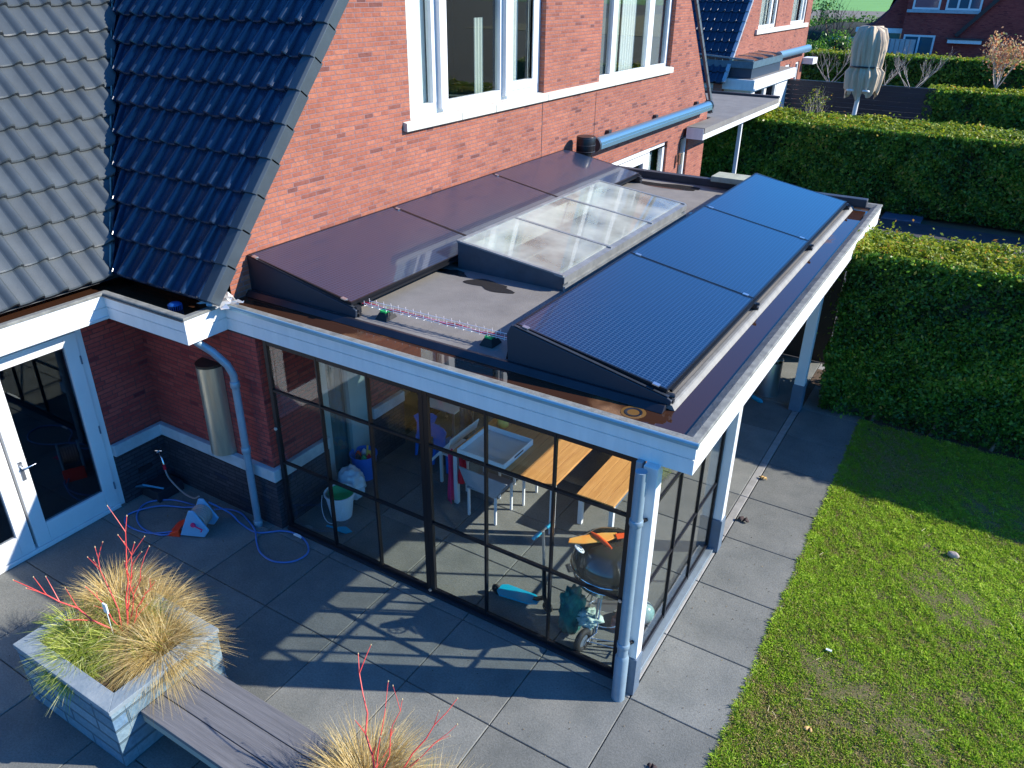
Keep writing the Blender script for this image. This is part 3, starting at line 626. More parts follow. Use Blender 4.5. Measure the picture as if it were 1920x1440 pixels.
g.box(-1.85, -0.5, -0.44, 0.3, 2.50, 2.693); g.box(-2.15, -1.85, -6.9, 0.1, 2.50, 2.694)
obj('gutter', g, WETG, VR)
g = MB(); ring_box(g, -0.498, 4.36, 0.40, 8.12, SKX0, SKX1, SKY0, SKY1, 2.646, 2.735); obj('roof_deck', g, DECK, VR)
# puddles on the deck: thin wet sheets with ragged outline
PUD = mat('puddle_water', (0.03, 0.027, 0.024), 0.03, spec=0.6)
def puddle(cx, cy, rx, ry, seed, z=2.7385):
    r = random.Random(seed); n = 30; ph = [r.uniform(0, 6.28) for _ in range(5)]; pts = []
    for k in range(n):
        a = 2*PI*k/n; rr = 1+sum(0.22/(j+1)**0.7*math.sin((j+2)*a+ph[j]) for j in range(5)); pts.append((cx+rx*rr*math.cos(a), cy+ry*rr*math.sin(a), z))
    g = MB(); g.prism(pts, (0, 0, 0.0015)); return obj('puddle', g, PUD, VR)
puddle(1.02, 2.12, 0.16, 0.10, 3); puddle(1.62, 1.98, 0.30, 0.13, 11); puddle(2.62, 6.2, 0.2, 0.18, 5); puddle(1.5, 7.75, 0.7, 0.14, 6)
g = MB(); g.prism([(-0.49, 0.41, 2.735), (-0.49, 0.405, 2.748), (-0.49, 0.37, 2.750), (-0.49, 0.315, 2.697), (-0.49, 0.41, 2.697)], (4.86, 0, 0))
obj('black_kerb', g, mat('black_bitumen', (0.018, 0.018, 0.024), 0.35, var=0.3), VR, bev=0.006)
g = MB(); g.prism([(4.361, 0.42, 2.70), (4.361, 0.42, 2.740), (4.395, 0.42, 2.744), (4.412, 0.42, 2.738), (4.438, 0.42, 2.697)], (0, 7.7, 0))
obj('pale_kerb', g, mat('pale_bitumen', (0.19, 0.185, 0.165), 0.7, col2=(0.27, 0.265, 0.24), vscale=7, bump=0.3), VR)
g = MB(); g.box(0.9, 4.6, 8.10, 8.24, 2.735, 2.86); g.box(-0.5, 0.9, 8.10, 8.24, 2.735, 2.86); obj('parapet', g, mat('parapet_bitumen', (0.03, 0.032, 0.04), 0.5, var=.3), VR, bev=0.01)
g = MB(); g.box(2.15, 2.95, 7.95, 8.38, 2.86, 2.95); obj('coping_block', g, mat('mossy_concrete', (0.30, 0.32, 0.25), .8, var=.25), VR, bev=0.01)
g = MB(); g.lathe([(0.0, 0.0), (0.05, 0.0), (0.055, 0.004), (0.075, 0.004), (0.075, 0.0)], (4.16, 0.22, 2.697), 20); d_ = obj('roof_drain', g, BLACKP, VR, smooth=40)
g = MB(); g.lathe([(0.075, 0.0), (0.075, 0.0015), (0.105, 0.001)], (4.16, 0.22, 2.6965), 24); obj('drain_collar', g, mat('ochre_stain', (0.14, 0.075, 0.02), .3), d_)
# leaf guard in the left gutter + silver flashing
g = MB(); g.lathe([(0.0, 0.07), (0.05, 0.068), (0.066, 0.055), (0.07, 0.05)], (-0.80, -0.34, 2.70), 20)
for k in range(20): a = 2*PI*k/20; g.bar((-0.80+.068*math.cos(a), -.34+.068*math.sin(a), 2.695), (-0.80+.068*math.cos(a), -.34+.068*math.sin(a), 2.755), 0.006)
obj('leaf_guard', g, mat('blue_guard', (0.01, 0.07, 0.25), 0.4), VR, smooth=40)
g = MB(); r = random.Random(4); nx, ny = 9, 9; vs = []; fs = []
for j in range(ny):
    for i in range(nx): vs.append((-0.60+0.36*i/(nx-1)+r.uniform(-.02, .02), -0.20+0.30*j/(ny-1)+r.uniform(-.02, .02), 2.76+r.uniform(-.015, .03)+0.06*max(0, 1-abs(i-2)/3)*(j/(ny-1))))
for j in range(ny-1):
    for i in range(nx-1): fs.append((j*nx+i, j*nx+i+1, (j+1)*nx+i+1, (j+1)*nx+i))
g.poly(vs, fs); obj('lead_flashing', g, mat('silver_flashing', (0.6, 0.62, 0.62), 0.4, 0.6), VR)
# ceiling
g = MB(); ring_box(g, 0.0, 4.77, -0.03, 8.38, SKX0, SKX1, SKY0, SKY1, 2.462, 2.49); g.box(-1.69, -0.41, -0.53, -0.05, 2.462, 2.49); g.box(-2.0, -1.70, -6.9, -0.04, 2.462, 2.49)
obj('ceiling', g, mat('ceiling_white', (0.6, 0.6, 0.58), .6, var=.04), VR)
# rooflight
KB = mat('rooflight_kerb', (0.055, 0.07, 0.09), .5, .2, var=.2); KL = mat('rooflight_zinc_lit', (0.24, 0.26, 0.27), .45, .4, var=.25, vscale=5)  # one zinc kerb in two tones: shade and sunlight put into the colours
g = MB(); X0, X1, Y0, Y1 = 0.98, 2.40, 2.28, 6.08; zh, zl = 3.06, 2.90
g.prism([(X0, Y0, 2.735), (X1, Y0, 2.735), (X1, Y0, zl), (X0, Y0, zh)], (0, 0.12, 0)); g.prism([(X0, Y1-.12, 2.735), (X1, Y1-.12, 2.735), (X1, Y1-.12, zl), (X0, Y1-.12, zh)], (0, 0.12, 0))
g.box(X0, X0+.10, Y0+.12, Y1-.12, 2.735, zh-0.012)
RL = obj('rooflight_kerb', g, KB, VR, bev=0.004)
g = MB(); g.prism([(X1-.10, Y0+.12, 2.735), (X1-.10, Y0+.12, zl+.01), (X1, Y0+.12, zl), (X1, Y0+.12, 2.735)], (0, Y1-Y0-.24, 0)); g.box(X1+.001, X1+.03, Y0-.0, Y1, 2.735, 2.79)
g.prism([(X1-.11, Y0-.012, zl+.018), (X1+.022, Y0-.012, zl+.003), (X1+.022, Y0-.012, zl-.07), (X1+.012, Y0-.012, zl-.07), (X1+.012, Y0-.012, zl-.008), (X1-.11, Y0-.012, zl+.008)], (0, Y1-Y0+.024, 0))
obj('rooflight_edge', g, KL, RL)
sl_ = (zl-zh)/(X1-X0); zt_ = lambda x: zh+sl_*(x-X0)
g = MB(); t_ = 0.02
for y in (Y0-.01, Y0+1.235, Y0+2.53, Y1-.03): 
    w_ = .045
    g.prism([(X0-.01, y, zt_(X0)+.004), (X1, y, zt_(X1)+.004), (X1, y, zt_(X1)+.022), (X0-.01, y, zt_(X0)+.022)], (0, w_, 0))
g.prism([(X0-.012, Y0, zt_(X0)+.003), (X0+.04, Y0, zt_(X0+.04)+.003), (X0+.04, Y0, zt_(X0+.04)+.024), (X0-.012, Y0, zt_(X0)+.024)], (0, Y1-Y0, 0))
pieces('glazing_bar', g, KL, RL)
for ya, yb in ((Y0+.04, Y0+1.23), (Y0+1.285, Y0+2.525), (Y0+2.58, Y1-.035)):
    g = MB(); g.prism([(X0+.045, ya, zt_(X0+.045)+.008), (X1-.06, ya, zt_(X1-.06)+.008), (X1-.06, ya, zt_(X1-.06)+.016), (X0+.045, ya, zt_(X0+.045)+.016)], (0, yb-ya, 0)); obj('glass_pane', g, GLASSK, RL)
g = MB(); a_, b_, c_, d2_ = SKX0-.02, SKX1+.02, SKY0-.02, SKY1+.02
for q in ([(SKX0, SKY0), (SKX1, SKY0)], [(SKX1, SKY0), (SKX1, SKY1)], [(SKX1, SKY1), (SKX0, SKY1)], [(SKX0, SKY1), (SKX0, SKY0)]):
    (xa, ya), (xb, yb) = q; g.face([(xa, ya, 2.46), (xb, yb, 2.46), (xb, yb, zt_(xb)-.012), (xa, ya, zt_(xa)-.012)])
obj('light_shaft', g, mat('shaft_white', (0.78, 0.78, 0.74), .7), RL)
# posts
def post(x0, x1, y0, y1, lit=True):
    g = MB(); g.box(x0, x1, y0, y1, 0.44, 2.46); p = obj('post', g, WHITE, VR, bev=0.006)
    g = MB(); g.box(x0-.012, x1+.012, y0-.012, y1+.012, 0.0, 0.44); obj('post_base', g, GREYP, p, bev=0.008); return p
post(4.415, 4.535, -0.115, 0.005); post(4.40, 4.535, 2.27, 2.40); post(4.38, 4.53, 6.17, 6.32)
g = MB(); g.box(4.34, 4.395, -0.09, -0.01, 0.0, 2.46); obj('corner_post', g, PIPE, VR, bev=0.004)
# front downspout
g = MB(); g.tube([(4.435, -0.205, 2.46), (4.435, -0.205, 0.0)], 0.048, 16)
for z in (0.62, 1.95): g.lathe([(0.054, 0), (0.057, 0.004), (0.057, 0.05), (0.054, 0.054)], (4.435, -0.205, z), 16)
g.lathe([(0.048, 0.0), (0.062, 0.0), (0.062, 0.50), (0.05, 0.53)], (4.435, -0.205, 0.0), 16)
ds = obj('downspout', g, PIPE, VR, smooth=50)
g = MB(); [g.tube([(4.475, -0.15, z), (4.49, -0.12, z)], 0.016, 8) for z in (0.64, 1.97)]; pieces('pipe_clamp', g, BLACKM, ds)
# glass screens
def screen_front(xs, rail=False):
    g = MB(); x0, x1 = xs[0], xs[-1]; yf, yb = -0.022, 0.022; zb_, zt2 = 0.03, 2.44
    for i, x in enumerate(xs):
        w_ = 0.026 if i in (0, len(xs)-1) else 0.011; g.box(x-w_, x+w_, yf, yb, zb_, zt2)
    for (a, b), (wa, wb) in zip(zip(xs, xs[1:]), [((0.026 if i == 0 else .011), (.026 if i == len(xs)-2 else .011)) for i in range(len(xs)-1)]):
        for z, h in ((zb_, 0.05), (0.925, 0.026), (1.84, 0.026), (zt2-.05, .05)): g.box(a+wa, b-wb, yf+.004, yb-.004, z, z+h)
    F = obj('glass_screen', g, BLACKM, VR, bev=0.002)
    p = MB(); p.box(x0+.02, x1-.02, -.003, .003, zb_+.03, zt2-.03); obj('pane', p, GLASSV, F); return F
screen_front([0.115, 0.83, 1.495, 2.15]); screen_front([2.205, 2.87, 3.58, 4.30])
g = MB(); g.box(0.09, 4.34, -0.05, 0.05, 0.0, 0.03); obj('floor_rail', g, mat('rail_dark', (0.03, .035, .045), .5, .4), VR)
g = MB(); g.tube([(2.18, -0.03, .06), (2.18, -0.045, .06)], 0.018, 12); g.tube([(4.30, -0.03, .95), (4.30, -0.04, .95)], 0.018, 12); g.tube([(0.12, -0.03, 1.38), (0.12, -0.045, 1.38)], 0.02, 8); pieces('door_lock', g, ALU, VR)
ys = [0.03, 0.235, 0.915, 1.60, 2.25]
g = MB()
for i, y in enumerate(ys): w_ = .024 if i in (0, 4) else .011; g.box(4.40, 4.435, y-w_, y+w_, .05, 2.44)
for a, b in zip(ys, ys[1:]):
    for z, h in ((.05, .05), (.925, .026), (1.84, .026), (2.39, .05)): g.box(4.403, 4.432, a+.024, b-.024, z, z+h)
F = obj('glass_screen', g, BLACKM, VR, bev=0.002); p = MB(); p.box(4.415, 4.42, .04, 2.24, .08, 2.42); obj('pane', p, GLASSV, F)
g = MB(); g.box(4.39, 4.50, 0.02, 2.26, 0.0, 0.045); obj('side_rail', g, ZINC, VR, bev=.004)
# far end wall of the veranda (closed boards)
g = MB(); g.box(0.0, 4.5, 8.2, 8.26, 0, 2.46); obj('end_wall', g, mat('dark_boarding', (0.03, 0.028, 0.03), .8), VR)

# ================= ON THE ROOF =================
def cellmat():
    M = bpy.data.materials.new('solar_cells'); M.use_nodes = True; t = M.node_tree; b = t.nodes['Principled BSDF']; N = t.nodes.new; L = t.links.new
    tc = N('ShaderNodeTexCoord'); sp = N('ShaderNodeSeparateXYZ'); L(tc.outputs['Object'], sp.inputs[0])
    def line(o, step, w):
        f = N('ShaderNodeMath'); f.operation = 'DIVIDE'; L(o, f.inputs[0]); f.inputs[1].default_value = step
        fr = N('ShaderNodeMath'); fr.operation = 'FRACT'; L(f.outputs[0], fr.inputs[0]); c = N('ShaderNodeMath'); c.operation = 'LESS_THAN'; L(fr.outputs[0], c.inputs[0]); c.inputs[1].default_value = w; return c.outputs[0]
    a = line(sp.outputs[1], 0.040, 0.16); c = line(sp.outputs[0], 0.040, 0.16)
    mx = N('ShaderNodeMath'); mx.operation = 'MAXIMUM'; L(a, mx.inputs[0]); L(c, mx.inputs[1])
    mi = N('ShaderNodeMix'); mi.data_type = 'RGBA'; L(mx.outputs[0], mi.inputs[0]); mi.inputs[6].default_value = (0.004, 0.012, 0.038, 1); mi.inputs[7].default_value = (0.032, 0.062, 0.115, 1)
    L(mi.outputs[2], b.inputs['Base Color']); b.inputs['Roughness'].default_value = 0.3; b.inputs['Coat Weight'].default_value = 0.55; b.inputs['Coat Roughness'].default_value = 0.035; b.inputs['Coat IOR'].default_value = 1.5
    return M
CELL = cellmat(); FRM = mat('panel_frame', (0.015, 0.017, 0.022), .35, .5)
def panel_proto(Lx, Ly, rise):   # local origin = low edge centre; x goes toward the high edge (negative x up)
    t = thing('solar_panel', 'x', 'solar panel', local=True, group='black solar panels on the veranda roof')
    hl = math.hypot(Lx, rise); ux = -Lx/hl; uz = rise/hl; nx_, nz_ = rise/hl, Lx/hl
    def P(s, y, h): return (ux*s+nx_*h, y, uz*s+nz_*h)
    g = MB(); w_ = .018; h0, h1 = -0.035, 0.003; y0, y1 = -Ly/2, Ly/2
    def bx(s0, s1, ya, yb, ha, hb): g.poly([P(s, y, h) for h in (ha, hb) for y in (ya, yb) for s in (s0, s1)], [(0, 2, 3, 1), (4, 5, 7, 6), (0, 1, 5, 4), (2, 6, 7, 3), (0, 4, 6, 2), (1, 3, 7, 5)])
    bx(0, hl, y0, y0+w_, h0, h1); bx(0, hl, y1-w_, y1, h0, h1); bx(0, w_, y0+w_, y1-w_, h0, h1); bx(hl-w_, hl, y0+w_, y1-w_, h0, h1)
    obj('panel_frame', g, FRM, t)
    g = MB(); bx(w_, hl-w_, y0+w_, y1-w_, -0.006, 0.0); obj('cell_sheet', g, CELL, t)
    g = MB()
    for yy in (y0-.008, ):
        for s in (0.10, hl-0.10): bx(s-.03, s+.03, yy-.012, yy+.03, 0.003, 0.014)
    pieces('clamp', g, ALU, t)
    return t
def row(xl, xh, zl_, zh_, y0, n, Ly, labels, proto=None):
    out = []
    for k in range(n):
        t = copytree(proto) if proto else panel_proto(xl-xh, Ly-0.012, zh_-zl_); proto = proto or t
        t.location = (xl, y0+Ly*(k+.5), zl_); t['label'] = labels[k]; out.append(t)
    return proto
pr = row(4.345, 2.90, 2.855, 3.105, 0.44, 3, 2.475, ['solar panel at the near corner of the outer row beside the roof edge', 'middle solar panel of the outer row, next to the rooflight', 'bright blue solar panel farthest away in the outer row by the hedge'])
row(0.96, -0.485, 2.89, 3.14, 0.46, 3, 2.42, ['solar panel against the brick wall nearest the tiled roof', 'middle solar panel of the row along the brick wall', 'solar panel at the far end of the brick wall row, below the black flue'], pr)
def rig(xl, xh, zl_, zh_, y0, y1, label):
    t = thing('mounting_frame', label, 'panel mount', (xl, (y0+y1)/2, 2.735), group='black mounting frames under the solar panels')
    zb_ = 2.74
    for yy, nm in ((y0-.035, 'end_plate'), (y1+.005, 'end_plate')):
        g = MB(); g.prism([(xh-.06, yy, zb_), (xh-.075, yy, zh_-.10), (xh-.03, yy, zh_-.005), (xh+.10, yy, zh_-.035), (xl+.02, yy, zl_-.05), (xl+.06, yy, zl_-.07), (xl+.05, yy, zb_)], (0, .03, 0))
        e_ = obj('end_plate', g, mat('end_plate', (0.022, 0.032, 0.05), .55, .2), t, bev=.008)
        g = MB(); g.bar((xh+.0, yy+.015, zh_-.002), (xl+.03, yy+.015, zl_-.04), .03, .006); obj('plate_edge', g, DGREY, e_)
    g = MB(); g.prism([(xh-.10, y0, zb_), (xh-.03, y0, zh_-.02), (xh-.02, y0, zh_-.02), (xh-.09, y0, zb_)], (0, y1-y0, 0)); obj('wind_plate', g, FRM, t)
    n = 3
    for k in range(n+1):
        g = MB(); y = y0+(y1-y0)*k/n+(0.03 if k == 0 else -0.03 if k == n else 0); g.box(xh-.05, xl+.06, y-.02, y+.02, zb_, zb_+.03)
        g.box(xl-.03, xl+.05, y-.035, y+.035, zb_+.03, zl_-.045); g.box(xh-.02, xh+.03, y-.02, y+.02, zb_+.03, zh_-.05)
        g.tube([(xl+.035, y-.02, zb_+.07), (xl+.07, y-.02, zb_+.07)], .014, 8); obj('support_foot', g, BLACKP, t)
    g = MB(); g.box(xl-.012, xl+.014, y0+.1, y1-.1, zl_-.06, zl_-.036); obj('low_rail', g, FRM, t)
rig(4.345, 2.90, 2.855, 3.105, 0.44, 7.865, 'black wedge frame carrying the outer row of solar panels along the roof edge')
rig(0.96, -0.485, 2.89, 3.14, 0.46, 7.72, 'black wedge frame carrying the solar panels along the brick wall')
# wire cable tray with cables and rubber feet
ct = thing('cable_tray', 'white wire cable tray with red cables crossing the roof between the panel rows', 'cable tray', (1.6, .62, 2.74))
pa, pb = Vector((1.02, 0.60, 2.83)), Vector((2.86, 0.66, 2.83)); dv = (pb-pa); n = 20
g = MB()
for k in range(n+1):
    p = pa+dv*(k/n); g.tube([p+Vector((0, -.04, .055)), p+Vector((0, -.04, 0)), p+Vector((0, .04, 0)), p+Vector((0, .04, .055))], .0032, 5)
for o_ in (-.04, .04):
    g.tube([pa+Vector((0, o_, .03)), pb+Vector((0, o_, .03))], .0028, 5); g.tube([pa+Vector((0, o_*.5, 0)), pb+Vector((0, o_*.5, 0))], .0028, 5)
obj('wire_basket', g, mat('galvanised_wire', (.8, .82, .82), .35, .4), ct)
g = MB()
for o_, ph in ((-.012, 0), (.006, 1.5)): g.tube([pa+dv*(k/24)+Vector((0, o_+.008*math.sin(k*.9+ph), .012+.004*math.sin(k*1.3+ph))) for k in range(-1, 26)], .0065, 6)
obj('red_cable', g, mat('red_cable', (.42, .02, .05), .5), ct, smooth=60)
for x in (1.26, 2.50):
    c = pa+dv*((x-pa.x)/dv.x)
    g = MB(); g.poly([(x+sx*a, c.y+sy*b, z) for z, a, b in ((2.737, .075, .09), (2.805, .045, .055)) for sx, sy in ((-1, -1), (1, -1), (1, 1), (-1, 1))], [(3, 2, 1, 0), (4, 5, 6, 7), (0, 1, 5, 4), (1, 2, 6, 5), (2, 3, 7, 6), (3, 0, 4, 7)])
    f_ = obj('rubber_foot', g, RUBBER, ct, bev=.006)
    g = MB(); g.box(x-.04, x+.04, c.y-.05, c.y+.05, 2.806, 2.826); obj('foot_cap', g, mat('green_cap', (.02, .42, .10), .5), f_, bev=.004)
# flue on the roof
fl = thing('roof_flue', 'short black round flue standing on the roof against the brick wall', 'flue', (-.22, 8.0, 2.735))
g = MB(); g.lathe([(0.0, 0), (.10, 0), (.10, .36), (.0, .36)], (-.22, 8.0, 2.735), 20); obj('flue_pipe', g, BLACKM, fl, smooth=40)
g = MB(); g.lathe([(.0, .0), (.165, .0), (.17, .01), (.17, .27), (.165, .28), (.0, .285)], (-.22, 8.0, 3.07), 24); c_ = obj('flue_cap', g, BLACKM, fl, smooth=40)
g = MB(); [g.lathe([(.171, 0), (.176, .005), (.171, .01)], (-.22, 8.0, z), 24) for z in (3.09, 3.20, 3.32)]; pieces('cap_ring', g, DGREY, c_)
# ================= UNDER THE VERANDA =================
def legs4(parent, pts, z1, w, m_, z0=0.0, name='leg'):
    for x, y in pts: g = MB(); g.box(x-w/2, x+w/2, y-w/2, y+w/2, z0, z1); obj(name, g, m_, parent, bev=.003)
tb = thing('garden_table', 'wooden topped garden table with white legs and a blue-white tray on it', 'table', (2.12, 2.65, 0))
g = MB(); n = 10
for k in range(n): xa = 1.42+k*1.40/n; g.box(xa+.002, xa+1.40/n-.002, 1.42, 3.85, .715, .75)
obj('tabletop', g, WOODT, tb, bev=.003)
g = MB(); g.box(1.5, 2.74, 1.52, 1.55, .63, .712); g.box(1.5, 2.74, 3.70, 3.73, .63, .712); g.box(1.5, 1.53, 1.55, 3.7, .63, .712); g.box(2.71, 2.74, 1.55, 3.7, .63, .712); obj('apron', g, WHITE, tb)
legs4(tb, [(1.47, 1.47), (2.77, 1.55), (1.47, 3.78), (2.77, 3.78)], .714, .055, WHITE)
ty = thing('serving_tray', 'large pale blue tray lying on the wooden table', 'tray', (1.86, 1.76, .751))
g = MB(); g.box(1.52, 2.18, 1.42, 2.10, .752, .762); T_ = obj('tray_base', g, mat('tray_blue_white', (.50, .62, .68), .35), ty)
g = MB(); h0, h1 = .763, .83
g.box(1.52, 2.18, 1.42, 1.432, h0, h1); g.box(1.52, 2.18, 2.088, 2.10, h0, h1); g.box(1.52, 1.532, 1.432, 2.088, h0, h1); g.box(2.168, 2.18, 1.432, 2.088, h0, h1)
obj('tray_rim', g, mat('tray_rim', (.72, .8, .84), .4), ty, bev=.003)
g = MB(); g.box(2.1805, 2.183, 1.66, 1.86, .79, .812); g.box(1.517, 1.5195, 1.66, 1.86, .79, .812); obj('tray_grip', g, DGREY, ty)
bn = thing('garden_bench', 'wooden bench with white legs standing beside the wooden table', 'bench', (3.15, 2.8, 0))
g = MB()
for k in range(4): xa = 2.92+k*.48/4; g.box(xa+.002, xa+.118, 1.86, 3.9, .415, .45)
obj('seat', g, WOODT, bn, bev=.003)
g = MB(); g.box(2.96, 3.36, 1.93, 1.96, .33, .413); g.box(3.345, 3.37, 1.96, 3.8, .33, .413); g.box(2.95, 2.975, 1.96, 3.8, .33, .413); obj('apron', g, GREYP, bn)
legs4(bn, [(2.96, 1.92), (3.36, 1.92), (2.96, 3.82), (3.36, 3.82)], .414, .055, WHITE)
# white slatted chair at the table
ch = thing('garden_chair', 'white garden chair pushed in at the left side of the wooden table', 'chair', (1.2, 1.95, 0))
g = MB(); g.box(1.02, 1.46, 1.72, 2.16, .43, .455); obj('seat', g, WHITE, ch, bev=.006)
g = MB(); g.prism([(1.32, 1.50, .72), (1.36, 1.50, .86), (1.378, 1.50, .86), (1.34, 1.50, .72)], (0, .62, 0)); obj('backrest', g, WHITE, ch, bev=.004)
g = MB(); [g.bar((1.05, y, .45), (1.35, y, .80), .03) for y in (1.54, 2.08)]; obj('back_frame', g, WHITE, ch)
legs4(ch, [(1.04, 1.74), (1.44, 1.74), (1.04, 2.14), (1.44, 2.14)], .43, .035, WHITE)
st = thing('folding_stool', 'small white-legged stool standing under the wooden table', 'stool', (2.05, 2.0, 0))
g = MB(); g.box(1.85, 2.25, 1.80, 2.22, .40, .43); obj('seat', g, WPL, st, bev=.01)
legs4(st, [(1.87, 1.83), (2.2, 1.86), (1.87, 2.19), (2.2, 2.19)], .40, .028, WHITE)
def drape(name, label, m_, x0, y0, w_, z1, z0, seed):
    r = random.Random(seed); n = 24; g = MB(); ph = [r.uniform(0, 6) for _ in range(3)]
    for i in range(n):
        for j in range(8):
            def pt(i, j):
                u = i/n; v = j/8; wd = w_*(0.55+0.45*v); a = u*wd-wd/2
                return (x0+.03*math.sin(u*19+ph[0])*(.4+v)+.02*v, y0+a+.01*math.sin(v*7+ph[1]), z1+(z0-z1)*v+.012*math.sin(u*9+ph[2])*v)
            g.face([pt(i, j), pt(i+1, j), pt(i+1, j+1), pt(i, j+1)])
    o = obj(name, g, m_, None, smooth=180); s_ = o.modifiers.new('solid', 'SOLIDIFY'); s_.thickness = .006; tag(o, label, 'cloth'); return o
drape('hanging_cloth', 'pink cloth hanging over the near left corner of the wooden table', PINK, 1.385, 1.47, .17, .74, .03, 1)
drape('hanging_cloth', 'red cloth hanging below the wooden table just right of its corner leg', REDC, 1.53, 1.50, .16, .70, .33, 2)
gc = thing('garden_chair', 'grey fabric chair beside the near end of the wooden table', 'chair', (1.9, 1.22, 0))
g = MB(); g.prism([(1.62, 1.30, .68), (2.30, 1.30, .66), (2.12, 1.30, .40), (1.72, 1.30, .46)], (0, .02, 0)); obj('backrest', g, mat('grey_mesh_fabric', (.30, .33, .37), .8, var=.1), gc, bev=.006)
g = MB(); g.box(1.72, 2.14, 1.32, 1.72, .40, .425); obj('seat', g, mat('grey_seat', (.25, .28, .32), .8), gc, bev=.008)
legs4(gc, [(1.74, 1.34), (2.12, 1.34), (1.74, 1.70), (2.12, 1.70)], .40, .028, WHITE)
# children's blue chairs
def kidchair(x, y, rz, label):
    t = thing('child_chair', label, 'chair', (x, y, 0), rz, group="blue children's chairs", local=True)
    g = MB(); g.box(-.15, .15, -.15, .15, .29, .315); obj('seat', g, BLUEP, t, bev=.01)
    g = MB(); g.prism([(-.13, -.15, .315), (.13, -.15, .315), (.12, -.165, .52), (.16, -.17, .62), (.10, -.172, .665), (-.10, -.172, .665), (-.16, -.17, .62), (-.12, -.165, .52)], (0, .022, 0)); obj('backrest', g, BLUEP, t, bev=.006)
    for sx in (-1, 1):
        for sy in (-1, 1): g = MB(); g.tube([(sx*.125, sy*.125, .29), (sx*.15, sy*.15, 0)], [.026, .02], 10); obj('leg', g, BLUEP, t, smooth=50)
    return t
kidchair(.42, 2.28, .5, "blue plastic children's chair farther from the wooden table"); kidchair(.88, 2.12, -.25, "blue plastic children's chair nearer to the wooden table")
kt = thing('play_table', "low pale children's table behind the blue chairs", 'table', (.35, 2.9, 0))
g = MB(); g.box(.05, .62, 2.62, 3.2, .44, .465); obj('tabletop', g, WPL, kt, bev=.008); legs4(kt, [(.1, 2.67), (.57, 2.67), (.1, 3.15), (.57, 3.15)], .44, .03, ALU)
cl = drape('coat', 'dark grey coat hanging over the nearer blue chair', mat('grey_coat', (.07, .08, .10), .95, var=.2), 1.02, 2.32, .32, .95, .32, 5); cl['category'] = 'coat'
g = MB()
for k in range(14):
    a = k/13; g.lathe([(0, -.035), (.025, -.025), (.035, 0), (.025, .025), (0, .035)], (1.1+.85*a, 2.5+.05*math.sin(k*2), 1.02+.03*math.sin(k)-.18*math.sin(a*PI)), 8)
o = obj('bead_garland', g, [mat('garland_orange', (.62, .13, .04), .6, col2=(.7, .35, .06), vscale=4)], None, smooth=60); tag(o, 'orange and yellow toy garland hanging behind the wooden table', 'garland')
toy = thing('toy_figure', 'yellow plastic toy on the far left corner of the wooden table', 'toy', (1.62, 2.3, .75)); g = MB(); g.lathe([(0, 0), (.07, .0), (.075, .08), (.04, .13), (.055, .2), (0, .26)], (1.62, 2.3, .752), 14); obj('toy_body', g, YEL, toy, smooth=60)
# buckets and bag
def bucket(label, m_, x, y, r0, r1, h, group=None):
    t = thing('bucket', label, 'bucket', (x, y, 0)); g = MB(); g.lathe([(0, .004), (r0, 0), (r1, h), (r1+.012, h), (r1+.012, h-.018), (r1-.006, h-.004), (r0-.006, .012), (0, .012)], (x, y, .002), 28); obj('bucket_body', g, m_, t, smooth=50); return t
b1 = bucket('white bucket with a green bowl inside it, by the glass', WPL, .44, .50, .125, .175, .34)
g = MB(); g.lathe([(0, .24), (.10, .25), (.15, .34), (.158, .34), (.158, .33), (.106, .24), (0, .232)], (.45, .53, .0), 24); gb = obj('green_bowl', g, GREENP, b1, smooth=50)
g = MB(); g.tube([(.44+.17*math.cos(a), .5-.02-.16*math.sin(a)*.6-.10, .30-.28*math.sin(a)) for a in [PI*k/14 for k in range(15)]], .004, 6); obj('bucket_handle', g, WPL, b1)
b2 = bucket('blue bucket full of toys near the inner wall', BLUEP, .12, 1.30, .13, .17, .36)
for i, m_ in enumerate([REDC, YEL, WPL, ORANGE, BLACKM, GREENP]):
    a = i*1.1; ob = MB(); ob.lathe([(0, -.04), (.035, -.025), (.04, .01), (.02, .05), (0, .07)], (.12+.08*math.cos(a), 1.30+.08*math.sin(a), .31), 10); obj('toy', ob, m_, b2, smooth=60)
g = MB(); g.tube([(.17, 1.30, .25), (.23, 1.27, .52)], .012, 8); obj('spade_handle', g, YEL, b2)
def lumpy(name, label, cat, m_, c, R, seed, sub=4, amp=.16, lift=True):
    bm = bmesh.new(); bmesh.ops.create_icosphere(bm, subdivisions=sub, radius=1.0); co = np.array([v.co[:] for v in bm.verts]); nn = vnoise(co, 3.0, seed)-.5+.5*(vnoise(co, 9.0, seed+1)-.5)
    for v, q in zip(bm.verts, nn): v.co = Vector((v.co.x*R[0], v.co.y*R[1], v.co.z*R[2]))*(1+amp*2*q)
    zmin = min(v.co.z for v in bm.verts)
    for v in bm.verts: v.co += Vector(c)
    me = bpy.data.meshes.new(name); bm.to_mesh(me); bm.free(); me.materials.append(m_); o = bpy.data.objects.new(name, me); COL.objects.link(o); me.shade_smooth(); tag(o, label, cat); ORG[o.name] = Vector((0, 0, 0)); return o
lumpy('plastic_bag', 'crumpled white plastic bag slumped beside the white bucket', 'bag', mat('thin_white_plastic', (.55, .65, .72), .35, var=.1, bump=.8, bscale=14), (.30, .86, .20), (.17, .15, .23), 3)
ts = thing('hand_shovel', 'small turquoise sand shovel lying on the slabs by the white bucket', 'shovel', (.62, .26, 0))
g = MB(); g.prism([(.60, .22, .012), (.74, .24, .012), (.78, .31, .012), (.66, .34, .012), (.58, .29, .012)], (0, 0, .012)); obj('shovel_blade', g, TEAL, ts, bev=.003); g = MB(); g.tube([(.60, .26, .02), (.46, .22, .03)], .011, 8); obj('shovel_handle', g, TEAL, ts)
